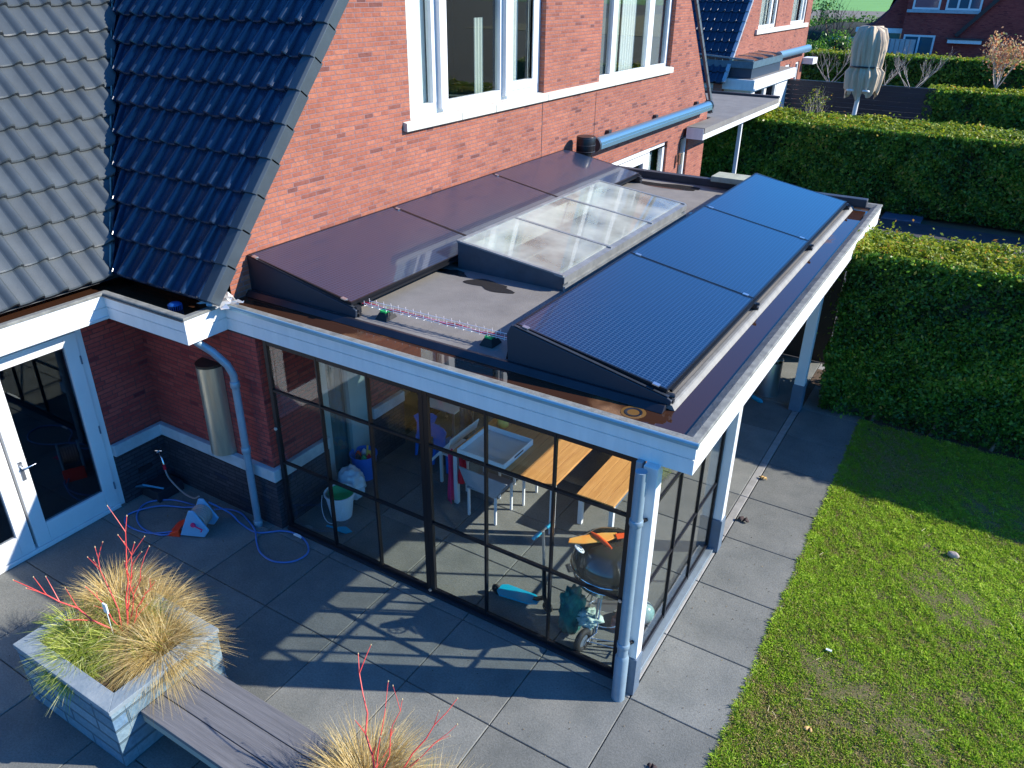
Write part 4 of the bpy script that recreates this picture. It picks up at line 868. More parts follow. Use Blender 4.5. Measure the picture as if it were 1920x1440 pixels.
# kick scooter
ks = thing('kick_scooter', 'turquoise kick scooter standing behind the glass', 'scooter', (3.05, .42, 0))
g = MB(); g.prism([(2.80, .30, .085), (2.86, .25, .085), (3.18, .30, .085), (3.26, .35, .085), (3.26, .43, .085), (3.18, .46, .085), (2.86, .44, .085), (2.80, .40, .085)], (0, 0, .022)); obj('deck', g, TEAL, ks, bev=.006)
for c in ((2.77, .35, .06), (3.36, .40, .065)):
    g = MB(); g.ring(c, (0.1, 1, 0), .045, .018, 20, 8); g.lathe([(0, -.012), (.035, -.012), (.035, .012), (0, .012)], c, 12); obj('wheel', g, RUBBER, ks, smooth=50)
g = MB(); g.bar((3.20, .39, .10), (3.30, .40, .16), .04, .03); g.tube([(3.36, .40, .065), (3.315, .405, .17), (3.295, .41, .56)], [.02, .024, .022], 10); obj('fork', g, BLACKM, ks, smooth=50)
g = MB(); g.tube([(3.295, .41, .54), (3.265, .42, .99)], .016, 10); st_ = obj('steering_column', g, ALU, ks, smooth=50)
g = MB(); g.tube([(3.25, .28, 1.0), (3.28, .56, 1.0)], .011, 8); obj('handlebar', g, ALU, st_)
for ya, yb in ((.25, .37), (.47, .59)): g = MB(); g.tube([(3.265+(ya-.42)*.11, ya, 1.0), (3.265+(yb-.42)*.11, yb, 1.0)], .019, 10); obj('grip', g, TEAL, st_)
# kettle barbecue
bq = thing('kettle_barbecue', 'round black kettle barbecue on legs by the corner of the glass', 'barbecue', (3.83, .66, 0))
KM = mat('kettle_enamel', (.035, .034, .028), .14, .0, spec=.7, coat=.6); cx, cy = 3.95, .53
g = MB(); g.lathe([(0.0, .36), (.12, .365), (.25, .40), (.335, .49), (.370, .62), (.378, .628), (.378, .645), (.366, .648)], (cx, cy, .17), 36); obj('bowl', g, KM, bq, smooth=50)
g = MB(); g.lathe([(.372, .65), (.378, .66), (.368, .73), (.318, .84), (.22, .915), (.08, .945), (0, .948)], (cx, cy, .17), 36); ld = obj('lid', g, KM, bq, smooth=50)
g = MB(); g.ring((cx, cy, .823), (0, 0, 1), .380, .006, 40, 6); g.ring((cx, cy, .72), (0, 0, 1), .352, .004, 40, 6); obj('lid_rim', g, CHROME, ld, smooth=50)
g = MB(); g.tube([(cx-.06, cy, 1.11), (cx-.05, cy, 1.15), (cx+.05, cy, 1.15), (cx+.06, cy, 1.11)], .009, 8); obj('lid_handle', g, BLACKP, ld, smooth=50)
for a in (.5, 2.6, 4.7):
    g = MB(); g.tube([(cx+.17*math.cos(a), cy+.17*math.sin(a), .64), (cx+.29*math.cos(a), cy+.29*math.sin(a), .0)], .012, 8); obj('leg', g, ALU, bq, smooth=50)
g = MB(); g.ring((cx, cy, .18), (0, 0, 1), .20, .005, 30, 6); g.lathe([(0, .0), (.12, .0), (.12, .004), (0, .004)], (cx, cy, .30), 20); obj('ash_tray', g, ALU, bq)
# toy aeroplane on the lid
ap = thing('toy_plane', 'orange and yellow toy aeroplane lying on the barbecue lid', 'toy plane', (3.80, .60, .93)); ap_shift = (0.02, -0.09, 0)
Z_ = 1.15
def cap(a, b, c): g = MB(); g.prism(a, c); return g
g = MB(); g.prism([(3.56, .42, Z_), (3.58, .36, Z_), (3.70, .42, Z_+.0), (3.88, .58, Z_), (3.93, .68, Z_), (3.90, .74, Z_), (3.78, .66, Z_), (3.64, .52, Z_)], (0, 0, .014)); obj('wing', g, mat('toy_yellow_orange', (.75, .42, .10), .45, col2=(.85, .25, .03), vscale=6), ap, bev=.005)
g = MB(); g.tube([(3.70, .60, Z_+.02), (3.78, .57, Z_+.025), (3.88, .53, Z_+.02), (3.96, .50, Z_+.01)], [.010, .022, .020, .008], 10); obj('fuselage', g, ORANGE, ap, smooth=60)
g = MB(); g.ring((3.68, .40, Z_-.045), (.5, .5, .9), .05, .008, 20, 6); [g.bar((3.68-.045*math.cos(a), .40-.045*math.sin(a), Z_-.045+.035*math.cos(a-.7)), (3.68+.045*math.cos(a), .40+.045*math.sin(a), Z_-.045-.035*math.cos(a-.7)), .006) for a in (0, 1.05, 2.1)]; obj('propeller', g, WPL, ap)
g = MB(); g.prism([(3.90, .70, Z_+.015), (4.03, .80, Z_+.02), (4.05, .74, Z_+.02), (3.95, .64, Z_+.015)], (0, 0, .012)); obj('tail', g, ORANGE, ap, bev=.003); ap.location = (3.87, .44, .93)
# pull cart with a wheel and a green bag
pc = thing('folding_trolley', 'small metal trolley with one big black wheel beside the barbecue', 'trolley', (3.95, .22, 0))
g = MB(); g.ring((3.895, .13, .125), (1, -.15, 0), .090, .033, 32, 10); wh = obj('wheel', g, RUBBER, pc, smooth=60)
g = MB(); ax = Vector((1, -.15, 0)).normalized(); c = Vector((3.895, .13, .125)); u = ax.orthogonal().normalized(); v_ = ax.cross(u)
g.prism([tuple(c+(u*math.cos(2*PI*k/20)+v_*math.sin(2*PI*k/20))*.066-ax*.018) for k in range(20)], tuple(ax*.036)); obj('rim', g, mat('rim_grey', (.10, .13, .17), .4), wh, smooth=40)
g = MB(); g.tube([(3.93, .15, .115), (3.98, .26, .16), (3.95, .40, .50), (3.98, .45, .62)], .010, 8); g.tube([(3.93, .15, .115), (4.16, .22, .10), (4.30, .24, .11)], .007, 8); g.tube([(3.95, .2, .12), (4.30, .34, .11)], .007, 8); g.tube([(4.30, .24, .11), (4.30, .34, .11)], .007, 8); obj('frame', g, ALU, pc, smooth=50)
g = MB(); g.tube([(4.0, .16, .07), (4.32, .30, .08)], .006, 6); g.tube([(4.0, .24, .07), (4.28, .40, .08)], .006, 6); g.tube([(4.02, .2, .07), (4.3, .35, .08)], .006, 6); obj('rack', g, BLACKM, pc)
lumpy('shoulder_bag', 'dark teal and green cloth bag leaning beside the trolley wheel', 'bag', mat('teal_cloth', (.02, .06, .09), .8, col2=(.04, .24, .17), vscale=9, bump=.5, bscale=20), (3.67, .33, .25), (.115, .13, .27), 9, amp=.26)
lumpy('cloth_bundle', 'pale green and white crumpled cloth lying on the trolley', 'cloth', mat('pale_green_cloth', (.10, .28, .22), .9, col2=(.6, .66, .6), vscale=14), (3.86, .32, .24), (.13, .12, .08), 12, amp=.3)
for i, (x, y, z, a) in enumerate([(4.10, .62, .0, .3), (4.12, .64, .062, .1), (4.14, .66, .124, .42)]):
    g = MB(); g.box(-.11, .11, -.07, .07, 0, .06); o = obj('clay_brick', g, mat('pinkish_clay', (.42, .22, .19), .85, var=.1), None, bev=.006); o.location = (x, y, z+.002); o.rotation_euler = (0, 0, a)
    tag(o, ['pinkish clay brick at the bottom of the small stack by the glass corner', 'pinkish clay brick in the middle of the small stack by the glass corner', 'pinkish clay brick on top of the small stack by the glass corner'][i], 'brick', 'stacked clay bricks')
g = MB(); g.lathe([(.12*math.sin(PI*k/16), -.12*math.cos(PI*k/16)) for k in range(17)], (4.24, .80, .122), 28); o = obj('play_ball', g, mat('marbled_ball', (.03, .38, .34), .3, col2=(.62, .72, .68), vscale=6), None, smooth=80); tag(o, 'turquoise and white marbled ball behind the side glass', 'ball')
g = MB(); pts = [(3.18, 1.16, .006), (3.27, 1.06, .006), (3.36, 1.14, .006), (3.27, 1.25, .006)]; g.prism(pts, (0, 0, .004)); o = obj('warning_card', g, DGREY, None); tag(o, 'dark square card lying on the slabs under the veranda left of the barbecue', 'card')
g = MB(); 
for k in range(4): a = Vector((3.225+.025*k, 1.175-.022*k, .0105)); g.bar(a-Vector((.0, .015, 0))+Vector((.012*k, .012*k, 0)), a+Vector((.02, .035, 0)), .006, .001)
c_ = obj('card_marks', g, WPL, o)
bi = thing('metal_bin', 'brushed metal cylinder bin standing in the shade under the far end of the veranda', 'bin', (3.9, 6.55, 0)); g = MB(); g.lathe([(0, 0), (.17, 0), (.17, .62), (.16, .65), (0, .66)], (3.93, 6.55, 0), 28); obj('bin_body', g, ALU, bi, smooth=50); g = MB(); g.lathe([(.174, 0), (.176, .02), (.174, .04)], (3.93, 6.55, .58), 28); obj('bin_band', g, CHROME, bi, smooth=50)
o = obj('water_bottle', MB().tube([(3.80, 6.22, .035), (3.95, 6.14, .035), (3.98, 6.125, .035)], [.035, .035, .015], 12), TEAL, None, smooth=50); tag(o, 'turquoise bottle lying on the path near the metal bin', 'bottle')
# ================= LEFT CORNER: tap, reel, hose =================
tp = thing('garden_tap', 'metal outdoor tap with a hose connector low on the brick plinth', 'tap', (-1.9, -.25, .42))
g = MB(); g.tube([(-1.965, -.22, .46), (-1.86, -.24, .46), (-1.82, -.245, .44), (-1.80, -.25, .36)], .014, 10); g.tube([(-1.86, -.24, .46), (-1.86, -.24, .53)], .009, 8); obj('spout', g, CHROME, tp, smooth=50)
g = MB(); g.tube([(-1.90, -.26, .535), (-1.82, -.22, .535)], .010, 8); g.tube([(-1.84, -.28, .535), (-1.88, -.20, .535)], .010, 8); obj('tap_handle', g, CHROME, tp)
g = MB(); g.tube([(-1.80, -.25, .36), (-1.79, -.255, .29)], .019, 10); obj('connector', g, REDC, tp)
HOSE = mat('blue_hose', (.07, .17, .42), .35); HG = mat('grey_braided_hose', (.35, .28, .25), .5)
def spline(pts, n=10):
    P = [Vector(p) for p in pts]; out = []
    for i in range(len(P)-1):
        a, b, c, d = P[max(i-1, 0)], P[i], P[i+1], P[min(i+2, len(P)-1)]
        for k in range(n): t = k/n; out.append(.5*((2*b)+(c-a)*t+(2*a-5*b+4*c-d)*t*t+(3*b-a-3*c+d)*t**3))
    return out+[P[-1]]
o = obj('supply_hose', MB().tube(spline([(-1.79, -.255, .29), (-1.70, -.28, .20), (-1.45, -.30, .10), (-1.15, -.36, .16), (-.95, -.42, .30)]), .011, 8), HG, None, smooth=60); tag(o, 'thin braided hose running from the tap down to the hose reel', 'hose')
o = obj('garden_hose', MB().tube(spline([(-.78, -.42, .28), (-.62, -.28, .10), (-.45, -.28, .018), (-.15, -.30, .018), (.08, -.12, .018), (.30, -.075, .018), (.50, -.14, .018), (.62, -.27, .018), (.58, -.45, .018), (.40, -.56, .018), (.18, -.54, .018), (.0, -.44, .018), (-.18, -.30, .032), (-.40, -.20, .018), (-.62, -.14, .018), (-.82, -.18, .018), (-.88, -.30, .06)]), .0105, 8), HOSE, None, smooth=60); tag(o, 'blue garden hose looping over the slabs to the right of the hose reel', 'hose')
o = obj('garden_hose', MB().tube(spline([(-1.0, -.42, .10), (-1.25, -.34, .018), (-1.55, -.42, .018), (-1.74, -.62, .018), (-1.62, -.84, .018), (-1.35, -.96, .018), (-1.05, -.93, .02), (-.95, -.80, .03), (-1.2, -.98, .018), (-1.55, -1.02, .018), (-1.72, -.88, .018), (-1.55, -.60, .034), (-1.25, -.44, .034), (-1.0, -.40, .12)]), .0105, 8), HOSE, None, smooth=60); tag(o, 'blue garden hose coiled on the slabs to the left of the hose reel', 'hose')
g = MB(); g.box(.24, .36, -.105, -.085, .012, .030); g.box(.26, .34, -.11, -.08, .030, .04); o = obj('hose_tag', g, WPL, None, bev=.004); tag(o, 'small white clip lying on the blue hose near the glass', 'clip')
hr = thing('hose_reel', 'hose reel with pale blue side panels and an orange foot on the slabs', 'hose reel', (-.78, -.62, 0))
HP = mat('reel_panel', (.20, .42, .62), .35)
def yawp(p, c=(-.76, -.62), a=.42):
    x, y, z = p; ca_, sa_ = math.cos(a), math.sin(a); return (c[0]+x*ca_-y*sa_, c[1]+x*sa_+y*ca_, z)
def pp(pts, d):
    q = [yawp(p) for p in pts]; ca_, sa_ = math.cos(.42), math.sin(.42); return MB().prism(q, (d[0]*ca_-d[1]*sa_, d[0]*sa_+d[1]*ca_, d[2]))
prof = [(-.17, 0, .02), (.13, 0, .02), (.20, 0, .12), (.05, 0, .38), (-.01, 0, .38)]
for yy in (-.14, .10): obj('side_panel', pp([(x, yy, z) for x, _, z in prof], (0, .03, 0)), HP, hr, bev=.012)
g = MB(); A = [yawp((.03+.0, -.11+.21*k/10, .20)) for k in range(11)]; g.tube(A, .055, 16); obj('drum', g, BLACKP, hr, smooth=40)
g = MB()
for k in range(6): c = yawp((.03, -.085+k*.032, .20)); g.ring(c, (-math.sin(.42), math.cos(.42), 0), .108, .017, 30, 8); g.ring(c, (-math.sin(.42), math.cos(.42), 0), .078, .017, 26, 8)
obj('wound_hose', g, HG, hr, smooth=60)
obj('foot', pp([(-.34, -.15, .0), (-.17, -.15, .0), (-.17, -.15, .10), (-.30, -.15, .03)], (0, .26, 0)), mat('orange_red_foot', (.85, .05, .01), .4), hr, bev=.006)
g = MB(); g.tube([yawp((.03, -.165, .20)), yawp((.03, -.145, .20))], .028, 12); g.tube([yawp((.03, -.16, .20)), yawp((.14, -.165, .15)), yawp((.14, -.20, .15))], .008, 8); obj('crank', g, PINK, hr)
g = MB(); g.tube([yawp((-.17, -.1, .07)), yawp((-.17, .12, .07))], .018, 10); obj('axle_bar', g, GREYP, hr)
cd = thing('storage_box', 'dark box with a blue folded lid standing against the plinth beside the door', 'box', (-1.86, -.5, 0))
g = MB(); g.box(-1.95, -1.62, -.52, -.16, .0, .14); obj('box_body', g, mat('dark_box', (.02, .022, .03), .6), cd, bev=.008)
g = MB(); g.prism([(-1.95, -.60, .16), (-1.78, -.60, .25), (-1.62, -.44, .16), (-1.80, -.44, .12)], (0, .02, .012)); obj('box_lid', g, mat('faded_blue_lid', (.05, .20, .30), .5), cd)
# ================= PLANTERS AND BENCH =================
PBRK = brick('planter_cladding', (0.12, 0.19, 0.235), (0.19, 0.265, 0.31), (0.075, 0.12, 0.15), dark=.85, scale=2.6)
PTOP = mat('planter_coping', (.15, .20, .235), .75, col2=(.26, .30, .32), vscale=3.5, bump=.4, bscale=30)
def planter(x0, x1, y0, y1, z, label):
    t = thing('stone_planter', label, 'planter', ((x0+x1)/2, (y0+y1)/2, 0)); w_ = .145
    g = MB(); i = .012; ring_box(g, x0+i, x1-i, y0+i, y1-i, x0+w_-.01, x1-w_+.01, y0+w_-.01, y1-w_+.01, 0, z-.045); obj('planter_wall', g, PBRK, t, bev=.004)
    g = MB()
    ms = [[(x0, y0), (x1, y0), (x1-w_, y0+w_), (x0+w_, y0+w_)], [(x1, y0), (x1, y1), (x1-w_, y1-w_), (x1-w_, y0+w_)], [(x1, y1), (x0, y1), (x0+w_, y1-w_), (x1-w_, y1-w_)], [(x0, y1), (x0, y0), (x0+w_, y0+w_), (x0+w_, y1-w_)]]
    for q in ms: g.prism([(a, b, z-.045) for a, b in q], (0, 0, .045))
    obj('coping', g, PTOP, t, bev=.004)
    s_ = sheet(x0+w_-.005, x1-w_+.005, y0+w_-.005, y1-w_+.005, 26, 22, lambda x, y: z-.10+.02*math.sin(x*13)*math.cos(y*17)+.008*math.sin(x*47+y*31)); obj('soil', s_, SOIL, t, smooth=180)
    return t
planter(-.04, 1.31, -3.03, -1.96, .66, 'blue-grey stone planter full of grasses at the left end of the plank bench')
planter(3.05, 4.3, -3.25, -2.24, .60, 'blue-grey stone planter with pale grass at the right end of the plank bench')
sb = thing('plank_bench', 'weathered grey plank bench spanning between the two stone planters', 'bench', (2.1, -2.46, 0))
g = MB()
for k in range(3): ya = -2.80+k*.205; g.box(1.315, 3.045, ya+.003, ya+.201, .41, .452)
obj('seat', g, WOODG, sb, bev=.004)
g = MB(); g.box(1.315, 3.045, -2.79, -2.75, .33, .409); g.box(1.315, 3.045, -2.23, -2.19, .33, .409); obj('support_rail', g, mat('pale_rail', (.35, .33, .27), .7), sb)
# plants
TAN = leafmat('tan_grass', [(0, (.24, .15, .04)), (.3, (.48, .33, .10)), (.65, (.70, .54, .24)), (1, (.82, .72, .46))], .3, .6, .2)
SEDGE = leafmat('green_sedge', [(0, (.08, .13, .015)), (.35, (.22, .32, .03)), (.65, (.50, .54, .10)), (1, (.80, .78, .45))], .3, .5, .3)
def tussock(name, label, c, R, L0, N, m_, seed, up=.9, width=.0022, bend=.55, cat='ornamental grass', group=None, lean=(0, 0)):
    r = np.random.default_rng(seed); a = r.uniform(0, 2*PI, N); rr = R*np.sqrt(r.uniform(0, 1, N)); base = np.stack([c[0]+rr*np.cos(a), c[1]+rr*np.sin(a), np.full(N, c[2])], 1)
    out = np.stack([np.cos(a), np.sin(a), np.zeros(N)], 1)*(.25+.9*rr/R)[:, None] + r.normal(size=(N, 3))*.28; out[:, 0] += lean[0]; out[:, 1] += lean[1]
    d = out+np.array([0, 0, up]); d[:, 2] = np.abs(d[:, 2])+.15; d /= np.linalg.norm(d, axis=1)[:, None]
    ln = L0*r.uniform(.45, 1.15, N); V = blades(base, d, ln, width, bend*r.uniform(.5, 1.4, N), 5)
    col = np.clip(r.normal(.5, .2, N), 0, 1); o = npmesh(name, V, 4, m_, rnd=np.repeat(col, 5)); tag(o, label, cat, group); return o
GRP = 'plants growing in the stone planters'
tussock('tan_grass', 'tan ornamental grass tuft arching over the right side of the left planter', (1.02, -2.36, .57), .15, .50, 2600, TAN, 1, up=.75, lean=(.15, -.1))
tussock('tan_grass', 'tan ornamental grass tuft at the back of the left planter near the door', (.22, -2.20, .57), .15, .52, 2200, TAN, 2, up=1.0)
tussock('tan_grass', 'wispy tan grass at the back right of the left planter in shade', (.62, -2.12, .57), .12, .50, 900, TAN, 3, up=1.0, lean=(.1, .35))
tussock('green_sedge', 'green and cream striped sedge at the near left of the left planter', (.44, -2.68, .57), .20, .33, 1900, SEDGE, 4, up=.9, width=.0036)
tussock('green_sedge', 'yellow-green sedge in the middle of the left planter', (.62, -2.42, .57), .18, .40, 1300, SEDGE, 5, up=.9, width=.0034)
tussock('green_sedge', 'green sedge hanging over the left edge of the left planter', (.20, -2.58, .57), .15, .34, 1300, SEDGE, 6, up=1.1, width=.0034)
tussock('green_sedge', 'small cream striped sedge by the near rim of the left planter', (.62, -2.86, .57), .10, .26, 500, SEDGE, 16, up=.6, width=.004, lean=(0, -.2))
tussock('tan_grass', 'pale tan grass tuft at the left of the right-hand planter', (3.42, -2.42, .52), .14, .62, 3200, TAN, 7, up=1.5)
tussock('tan_grass', 'tan grass tuft cut by the bottom edge of the photo in the right-hand planter', (3.95, -2.40, .52), .14, .50, 1500, TAN, 8, up=.9)
tussock('green_sedge', 'yellow-green sedge between the two grass tufts of the right-hand planter', (3.72, -2.46, .52), .15, .38, 900, SEDGE, 9, up=.8, width=.0034)
RT = mat('red_dogwood_bark', (.55, .03, .035), .45, col2=(.68, .09, .06), vscale=9); BUD = mat('dry_bud', (.5, .38, .2), .8)
def dogwood(label, base, stems, seed):
    t = thing('red_dogwood', label, 'shrub', base); r = random.Random(seed); g = MB(); gb_ = MB(); b = Vector(base)
    for tip, th in stems:
        tip = Vector(tip); L = (tip-b).length; pts = [b+(tip-b)*(k/7)+Vector((r.uniform(-.02, .02), r.uniform(-.02, .02), .05*math.sin(k/7*PI)))*(1 if 0 < k < 7 else 0) for k in range(8)]
        th *= 1.3; g.tube(pts, [th*(1-.7*k/7) for k in range(8)], 7)
        for k in (2, 3, 4, 5, 6):
            if r.random() < .8:
                for s in (-1, 1):
                    if r.random() < .6:
                        dd = (tip-b).normalized().cross(Vector((r.uniform(-1, 1), r.uniform(-1, 1), r.uniform(-1, 1)))).normalized()*s*.6+(tip-b).normalized(); l = L*r.uniform(.08, .26)
                        e = pts[k]+dd.normalized()*l; g.tube([pts[k], pts[k]+dd.normalized()*l*.5+Vector((0, 0, .006)), e], [th*.45, th*.35, th*.2], 5); gb_.lathe([(0, -.008), (.005, -.004), (.004, .004), (0, .010)], e, 6)
        gb_.lathe([(0, -.008), (.006, -.004), (.004, .006), (0, .012)], tip, 6)
    obj('stems', g, RT, t, smooth=60); obj('buds', gb_, BUD, t); return t
dogwood('red dogwood shrub with long leaning bare twigs in the left planter', (.62, -2.42, .56), [((-.04, -2.86, 1.25), .008), ((.42, -2.03, 1.58), .007), ((.47, -2.05, 1.32), .006), ((.60, -2.0, 1.30), .005), ((.18, -2.25, 1.28), .006), ((.75, -2.1, 1.05), .005), ((.35, -2.5, 1.1), .005)], 3)
dogwood('red dogwood shrub with slender bare twigs in the right-hand planter', (3.55, -2.48, .56), [((2.99, -1.95, 1.28), .008), ((3.30, -1.98, 1.20), .005), ((3.46, -2.02, 1.15), .005), ((3.78, -1.78, 1.12), .006), ((3.86, -1.9, 1.02), .004)], 5)
g = MB(); g.box(.545, .60, -2.50, -2.485, .90, 1.0); g.tube([(.57, -2.49, .6), (.57, -2.49, .92)], .004, 6); o = obj('plant_label', g, WPL, None, bev=.005); tag(o, 'small white plant tag among the grasses of the left planter', 'plant tag')
# small things on the lawn and path
r_ = lumpy('field_stone', 'pale rounded stone lying in the bare patch of the lawn', 'stone', mat('pale_field_stone', (.34, .29, .25), .85, var=.2, bump=.4), (6.86, 3.66, .02), (.062, .045, .04), 21, sub=3, amp=.12)
def curl(name, label, c, m_, s, seed):
    r = random.Random(seed); g = MB(); pts = [Vector((c[0]+s*(k/6-.5)+r.uniform(-.1, .1)*s, c[1]+s*r.uniform(-.15, .15), .006+s*.2*abs(math.sin(k*1.1)))) for k in range(7)]
    for k in range(6):
        w0 = s*.28*math.sin(PI*(k+.3)/7); w1 = s*.28*math.sin(PI*(k+1.3)/7); a, b = pts[k], pts[k+1]
        g.face([a+Vector((0, -w0, 0)), a+Vector((0, w0, .01)), b+Vector((0, w1, .012)), b+Vector((0, -w1, 0))])
    o = obj(name, g, m_, None, smooth=180); s_ = o.modifiers.new('s', 'SOLIDIFY'); s_.thickness = .0015; tag(o, label, 'leaf'); return o
DRY = mat('dry_leaf', (.45, .28, .10), .7, var=.3); DARKL = mat('dark_dead_leaf', (.035, .02, .02), .8)
curl('dry_leaf', 'curled tan leaf on the sunlit path next to the hedge shadow', (4.57, 4.06), DRY, .10, 1)
curl('dead_leaf', 'dark crumpled leaf on the path beside the second white post', (4.62, 3.02), DARKL, .14, 2)
curl('dead_leaf', 'dark leaf on the slab nearest the bottom edge of the photo', (4.98, -.72), DARKL, .08, 3)
curl('dry_leaf', 'orange-brown leaf lying in the grass low in the photo', (6.0, .35), DRY, .08, 4)
g = MB(); g.box(5.93, 5.985, 1.38, 1.405, .02, .028); o = obj('paper_scrap', g, WHITE, None); tag(o, 'tiny white scrap of paper lying in the lawn', 'paper')
n = 520; u = rng.uniform(0, 1, n); onpath = u < .45
X = np.where(onpath, rng.uniform(4.55, 5.40, n), rng.uniform(-1.8, 4.4, n)); Y = np.where(onpath, rng.uniform(-1.2, 6.0, n), rng.uniform(-3.2, -.25, n)); kp = ~((X < 1.35) & (X > -.08) & (Y < -1.9)); P = np.stack([X, Y, np.full(n, .006)], 1)[kp]
o = npmesh('leaf_litter', leaves(P, np.tile([0., 0, 1], (len(P), 1)), .006, .25, jit=.7), 4, leafmat('litter', [(0, (.02, .015, .01)), (.6, (.10, .06, .03)), (1, (.35, .28, .16))], 0.1, .9, .1), rnd=rng.uniform(0, 1, len(P))); tag(o, 'tiny crumbs of dead leaf scattered over the paving slabs', 'leaf litter', kind='stuff')
n = 70; P = np.stack([rng.uniform(5.5, 8.6, n), rng.uniform(-1, 5.8, n), np.full(n, .028)], 1); a = rng.uniform(0, 6.28, n); dd = np.stack([np.cos(a), np.sin(a), np.full(n, .05)], 1)
o = npmesh('straw_bits', blades(P, dd, rng.uniform(.03, .11, n), .0022, np.full(n, .15), 2), 4, TAN, rnd=np.full(n*2, .95)); tag(o, 'pale bits of straw lying loose in the lawn', 'straw', kind='stuff')
# ================= HEDGES =================
HCORE = mat('hedge_core', (.012, .018, .008), .95)
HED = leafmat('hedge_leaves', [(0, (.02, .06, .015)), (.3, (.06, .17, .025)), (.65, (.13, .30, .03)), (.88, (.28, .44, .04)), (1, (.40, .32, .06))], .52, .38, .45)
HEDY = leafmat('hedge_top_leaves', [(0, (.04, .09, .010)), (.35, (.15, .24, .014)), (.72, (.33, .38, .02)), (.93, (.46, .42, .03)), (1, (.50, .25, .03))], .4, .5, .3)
def hedge(label, x0, x1, y0, y1, h, nf, nt, size, seed, group, left=True, trunks=(), thin=None):
    global rng
    t = thing('clipped_hedge', label, 'hedge', ((x0+x1)/2, (y0+y1)/2, 0), group=group); rng = np.random.default_rng(seed)
    g = MB(); ins = .13; nx = int((x1-x0)/.5)
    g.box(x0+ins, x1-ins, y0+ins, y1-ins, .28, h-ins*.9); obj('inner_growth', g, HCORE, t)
    def bump(P): return (vnoise(P, 1.5, seed)-.5)*.16+(vnoise(P, 5.0, seed+3)-.5)*.10
    def face(n, kind):
        u = rng.uniform(0, 1, n); v = rng.uniform(0, 1, n)
        if kind == 'front': P = np.stack([x0+(x1-x0)*u, np.full(n, y0), .04+(h-.04)*v], 1); Nn = np.tile([0, -1, .15], (n, 1))
        if kind == 'back': P = np.stack([x0+(x1-x0)*u, np.full(n, y1), .1+(h-.1)*v], 1); Nn = np.tile([0, 1, .15], (n, 1))
        if kind == 'left': P = np.stack([np.full(n, x0), y0+(y1-y0)*u, .05+(h-.05)*v], 1); Nn = np.tile([-1, 0, .15], (n, 1))
        if kind == 'top': P = np.stack([x0+(x1-x0)*u, y0+(y1-y0)*v, np.full(n, h)], 1); Nn = np.tile([0, -.1, 1], (n, 1))
        dep = rng.uniform(0, 1, n)**1.5*.13; b = bump(P)
        if kind in ('front', 'back', 'left'):
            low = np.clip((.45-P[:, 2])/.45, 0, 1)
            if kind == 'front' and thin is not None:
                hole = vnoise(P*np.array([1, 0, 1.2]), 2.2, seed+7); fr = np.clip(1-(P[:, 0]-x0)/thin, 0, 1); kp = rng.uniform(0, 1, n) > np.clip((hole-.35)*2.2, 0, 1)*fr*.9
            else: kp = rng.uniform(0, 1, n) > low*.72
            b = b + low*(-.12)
        else: kp = np.ones(n, bool)
        dep = dep - np.where(rng.uniform(0, 1, n) < .035, rng.uniform(0, .13, n), 0)*(1+.8*(vnoise(P, 4.0, seed+9) > .6))
        P = P + Nn*(b-dep)[:, None]; return P[kp], Nn[kp].astype(float), dep[kp], b[kp]
    for kind, cnt in (('front', nf), ('back', nf//4), ('left', int(nf*.9*(y1-y0)/(x1-x0)) if left else 0)):
        if not cnt: continue
        P, Nn, dep, b = face(cnt, kind); V = leaves(P, Nn, size, .75, jit=.45)
        sp = vnoise(P, .8, seed+5)
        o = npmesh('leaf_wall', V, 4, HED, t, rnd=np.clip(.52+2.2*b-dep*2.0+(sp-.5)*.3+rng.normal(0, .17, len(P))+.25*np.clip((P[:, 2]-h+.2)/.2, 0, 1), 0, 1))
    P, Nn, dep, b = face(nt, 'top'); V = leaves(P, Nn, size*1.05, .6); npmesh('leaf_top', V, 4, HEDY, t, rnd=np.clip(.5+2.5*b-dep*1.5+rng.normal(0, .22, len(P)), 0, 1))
    for x in trunks:
        g = MB(); g.tube([(x, y0+.16, 0), (x+.03, y0+.12, .2), (x-.01, y0+.22, .5)], [.028, .024, .02], 8); obj('trunk', g, mat('grey_bark', (.16, .12, .09), .9, var=.2, bump=.4), t, smooth=60)
    return t
HG_ = 'clipped garden hedges'
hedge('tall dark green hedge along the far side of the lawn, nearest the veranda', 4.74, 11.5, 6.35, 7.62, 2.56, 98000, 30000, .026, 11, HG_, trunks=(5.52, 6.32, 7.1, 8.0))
hedge('long hedge across the middle distance beyond the driveway', -3.2, 14, 19.5, 21.95, 2.25, 70000, 42000, .046, 12, HG_, left=True, thin=6.0)
hedge('bright topped hedge at the right beyond the black fence', 3.18, 14, 30.0, 31.6, 2.35, 26000, 12000, .06, 13, HG_)
hedge('dark hedge behind the bare trees below the red house', -7, 12, 44.5, 46.2, 2.45, 22000, 10000, .075, 14, HG_)
# ================= BEYOND =================
f = thing('board_fence', 'black horizontal board fence behind the closed parasol', 'fence', (.5, 30.4, 0))
g = MB(); FB = mat('black_stained_boards', (.016, .016, .026), .6, var=.4, stretch=(.6, 1, 12), vscale=3)
for k in range(13): g.box(-3.6, 3.5, 30.0+.004*(k % 2), 30.03+.004*(k % 2), .05+k*.176, .05+k*.176+.17)
obj('board_panel', g, FB, f)
g = MB(); g.box(-3.62, 3.52, 29.98, 30.06, 2.34, 2.375); obj('fence_cap', g, DGREY, f)
for k in range(5): g = MB(); g.box(-3.6+k*1.77-.04, -3.6+k*1.77+.04, 30.04, 30.12, 0, 2.34); obj('fence_post', g, FB, f)
